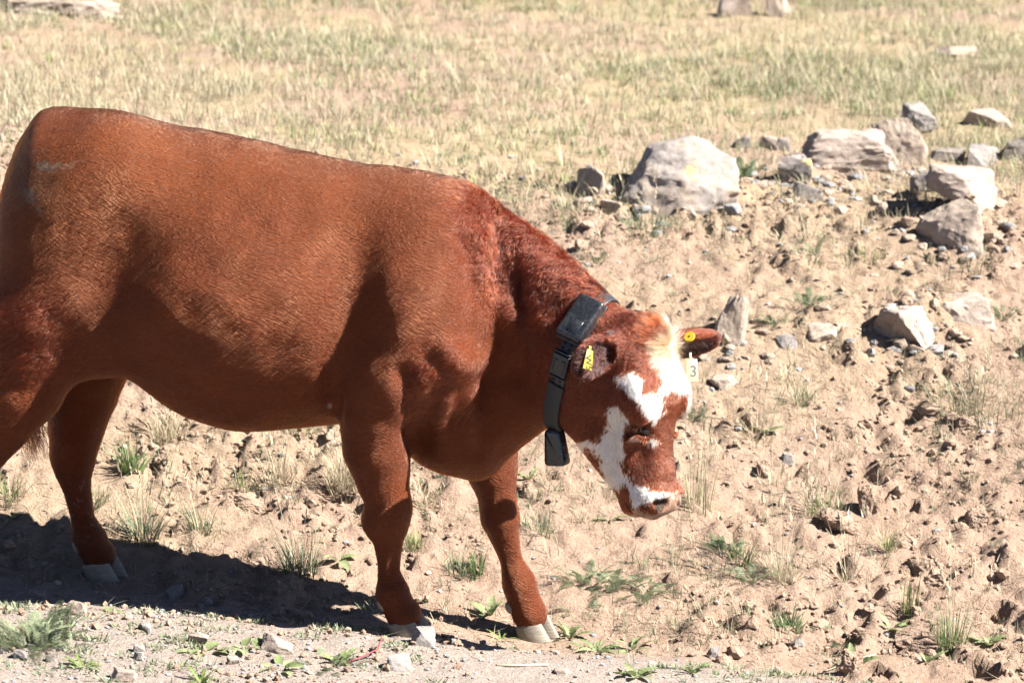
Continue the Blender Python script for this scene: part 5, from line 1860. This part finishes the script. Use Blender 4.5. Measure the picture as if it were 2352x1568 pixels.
v, f, c, cc = join([
    scatter_tufts(3200, (-2.0, 2.3), (.15, 3.0), f_bank, (5, 18), .06, [STRAW, STRAW2, STRAW * .9], .0015, .035, seg=3),
    scatter_tufts(3600, (-2.0, 2.3), (.1, 3.0), f_bank, (5, 14), .042, [GREYG, BLUEG * 1.2, GREYG * .9], .0020, .025, seg=3),
    scatter_tufts(260, (-2.0, 2.3), (.1, 3.0), f_bank, (1, 4), .20, [STRAW, STRAW * .9, YELG], .0014, .03, seg=3),
    scatter_tufts(60, (.2, 2.3), (-.5, .3), f_bank, (2, 8), .05, [GREYG, BLUEG * 1.1, STRAW], .0022, .02)])
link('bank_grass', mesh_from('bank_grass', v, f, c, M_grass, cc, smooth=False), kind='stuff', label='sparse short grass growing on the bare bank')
n = 17000
x = rng.uniform(-2.1, 2.4, n); y = rng.uniform(-.6, 4.5, n)
kp = rng.random(n) < .25 + .75 * sstep(-.2, .5, noise2(x, y, .4, 87))
kp &= (y > -.1) | (rng.random(n) < .25)
x, y = x[kp], y[kp]; n = len(x)
base = np.stack([x, y, H(x, y) + .004], 1)
v, f, c, cc = blades(base, rng.uniform(0, 6.28, n), rng.uniform(.02, .10, n), rng.uniform(1.25, 1.6, n), rng.uniform(-.15, .25, n), rng.uniform(.001, .0026, n), tint(STRAW, n, .35), tint(STRAW * .95, n, .35), 2)
link('straw_litter', mesh_from('straw_litter', v, f, c, M_grass, cc, smooth=False), kind='stuff', label='dead straw lying loose on the soil')
# low grey-green ground cover along the road edge
n = 520
x = rng.uniform(-1.8, 2.0, n); y = rng.uniform(-.85, -.08, n)
kp = (noise2(x, y, .22, 88) + .5 * noise2(x, y, .09, 89) > .18) & clear_of_hooves(x, y, .09)
x, y = x[kp], y[kp]; m_ = len(x)
idx = np.repeat(np.arange(m_), 22); N_ = len(idx)
a = rng.uniform(0, 6.28, N_); r = .035 * np.sqrt(rng.random(N_))
bx, by = x[idx] + r * np.cos(a), y[idx] + r * np.sin(a)
v, f, c, cc = blades(np.stack([bx, by, H(bx, by) + .001], 1), a + rng.normal(0, 1, N_), rng.uniform(.006, .022, N_), rng.uniform(.3, 1.4, N_), np.zeros(N_), rng.uniform(.003, .007, N_), tint(GREYG * .9, N_), tint(GREYG * 1.2, N_), 2)
link('ground_cover', mesh_from('ground_cover', v, f, c, M_leaf, cc, smooth=False), kind='stuff', label='low grey-green ground cover along the road edge')

# ---- fallen twigs and a red stalk on the gravel
M_twig = new_mat('twig', (.33, .27, .20), .8, .2)
M_red = new_mat('red_stalk', (.16, .035, .04), .6, .3)


def stick(name, pts_px, rad_, mat, label, lift):
    P_ = []
    for (X_, Y_), dz in zip(pts_px, lift):
        g = G(X_, Y_); P_.append(g + np.array([0, 0, dz]))
    P_ = np.array(P_); o0 = P_[0].copy()
    V, F, N_ = [], [], []
    m = 6
    for i, p_ in enumerate(P_):
        d_ = P_[min(i + 1, len(P_) - 1)] - P_[max(i - 1, 0)]; d_ /= np.linalg.norm(d_)
        s1 = np.cross(d_, (0, 0, 1)); s1 /= np.linalg.norm(s1); s2 = np.cross(s1, d_)
        for j in range(m):
            a = 6.283 * j / m
            V.append(p_ - o0 + (s1 * math.cos(a) + s2 * math.sin(a)) * rad_ * (1 - .5 * i / len(P_)))
    for i in range(len(P_) - 1):
        for j in range(m):
            F += [i * m + j, i * m + (j + 1) % m, (i + 1) * m + (j + 1) % m, (i + 1) * m + j]; N_.append(4)
    F += list(range(m))[::-1]; N_.append(m); F += [(len(P_) - 1) * m + j for j in range(m)]; N_.append(m)
    link(name, mesh_from(name, np.array(V), F, N_, mat), label=label, cat='stalk' if 'stalk' in name else 'twig', loc=tuple(o0))


stick('dry_twig', [(1140, 1530), (1200, 1532), (1260, 1530)], .004, M_twig, 'thin pale twig lying at the bottom below the far front hoof', (.004, .006, .006))
stick('red_stalk', [(790, 1526), (835, 1518), (868, 1508), (876, 1490)], .0028, M_red, 'dark red bent weed stalk on the gravel', (.003, .014, .022, .03))
stick('dry_twig', [(2010, 1505), (1960, 1520), (1890, 1545)], .003, M_twig, 'slender twig on bare soil left of the hollow at lower right', (.004, .006, .004))
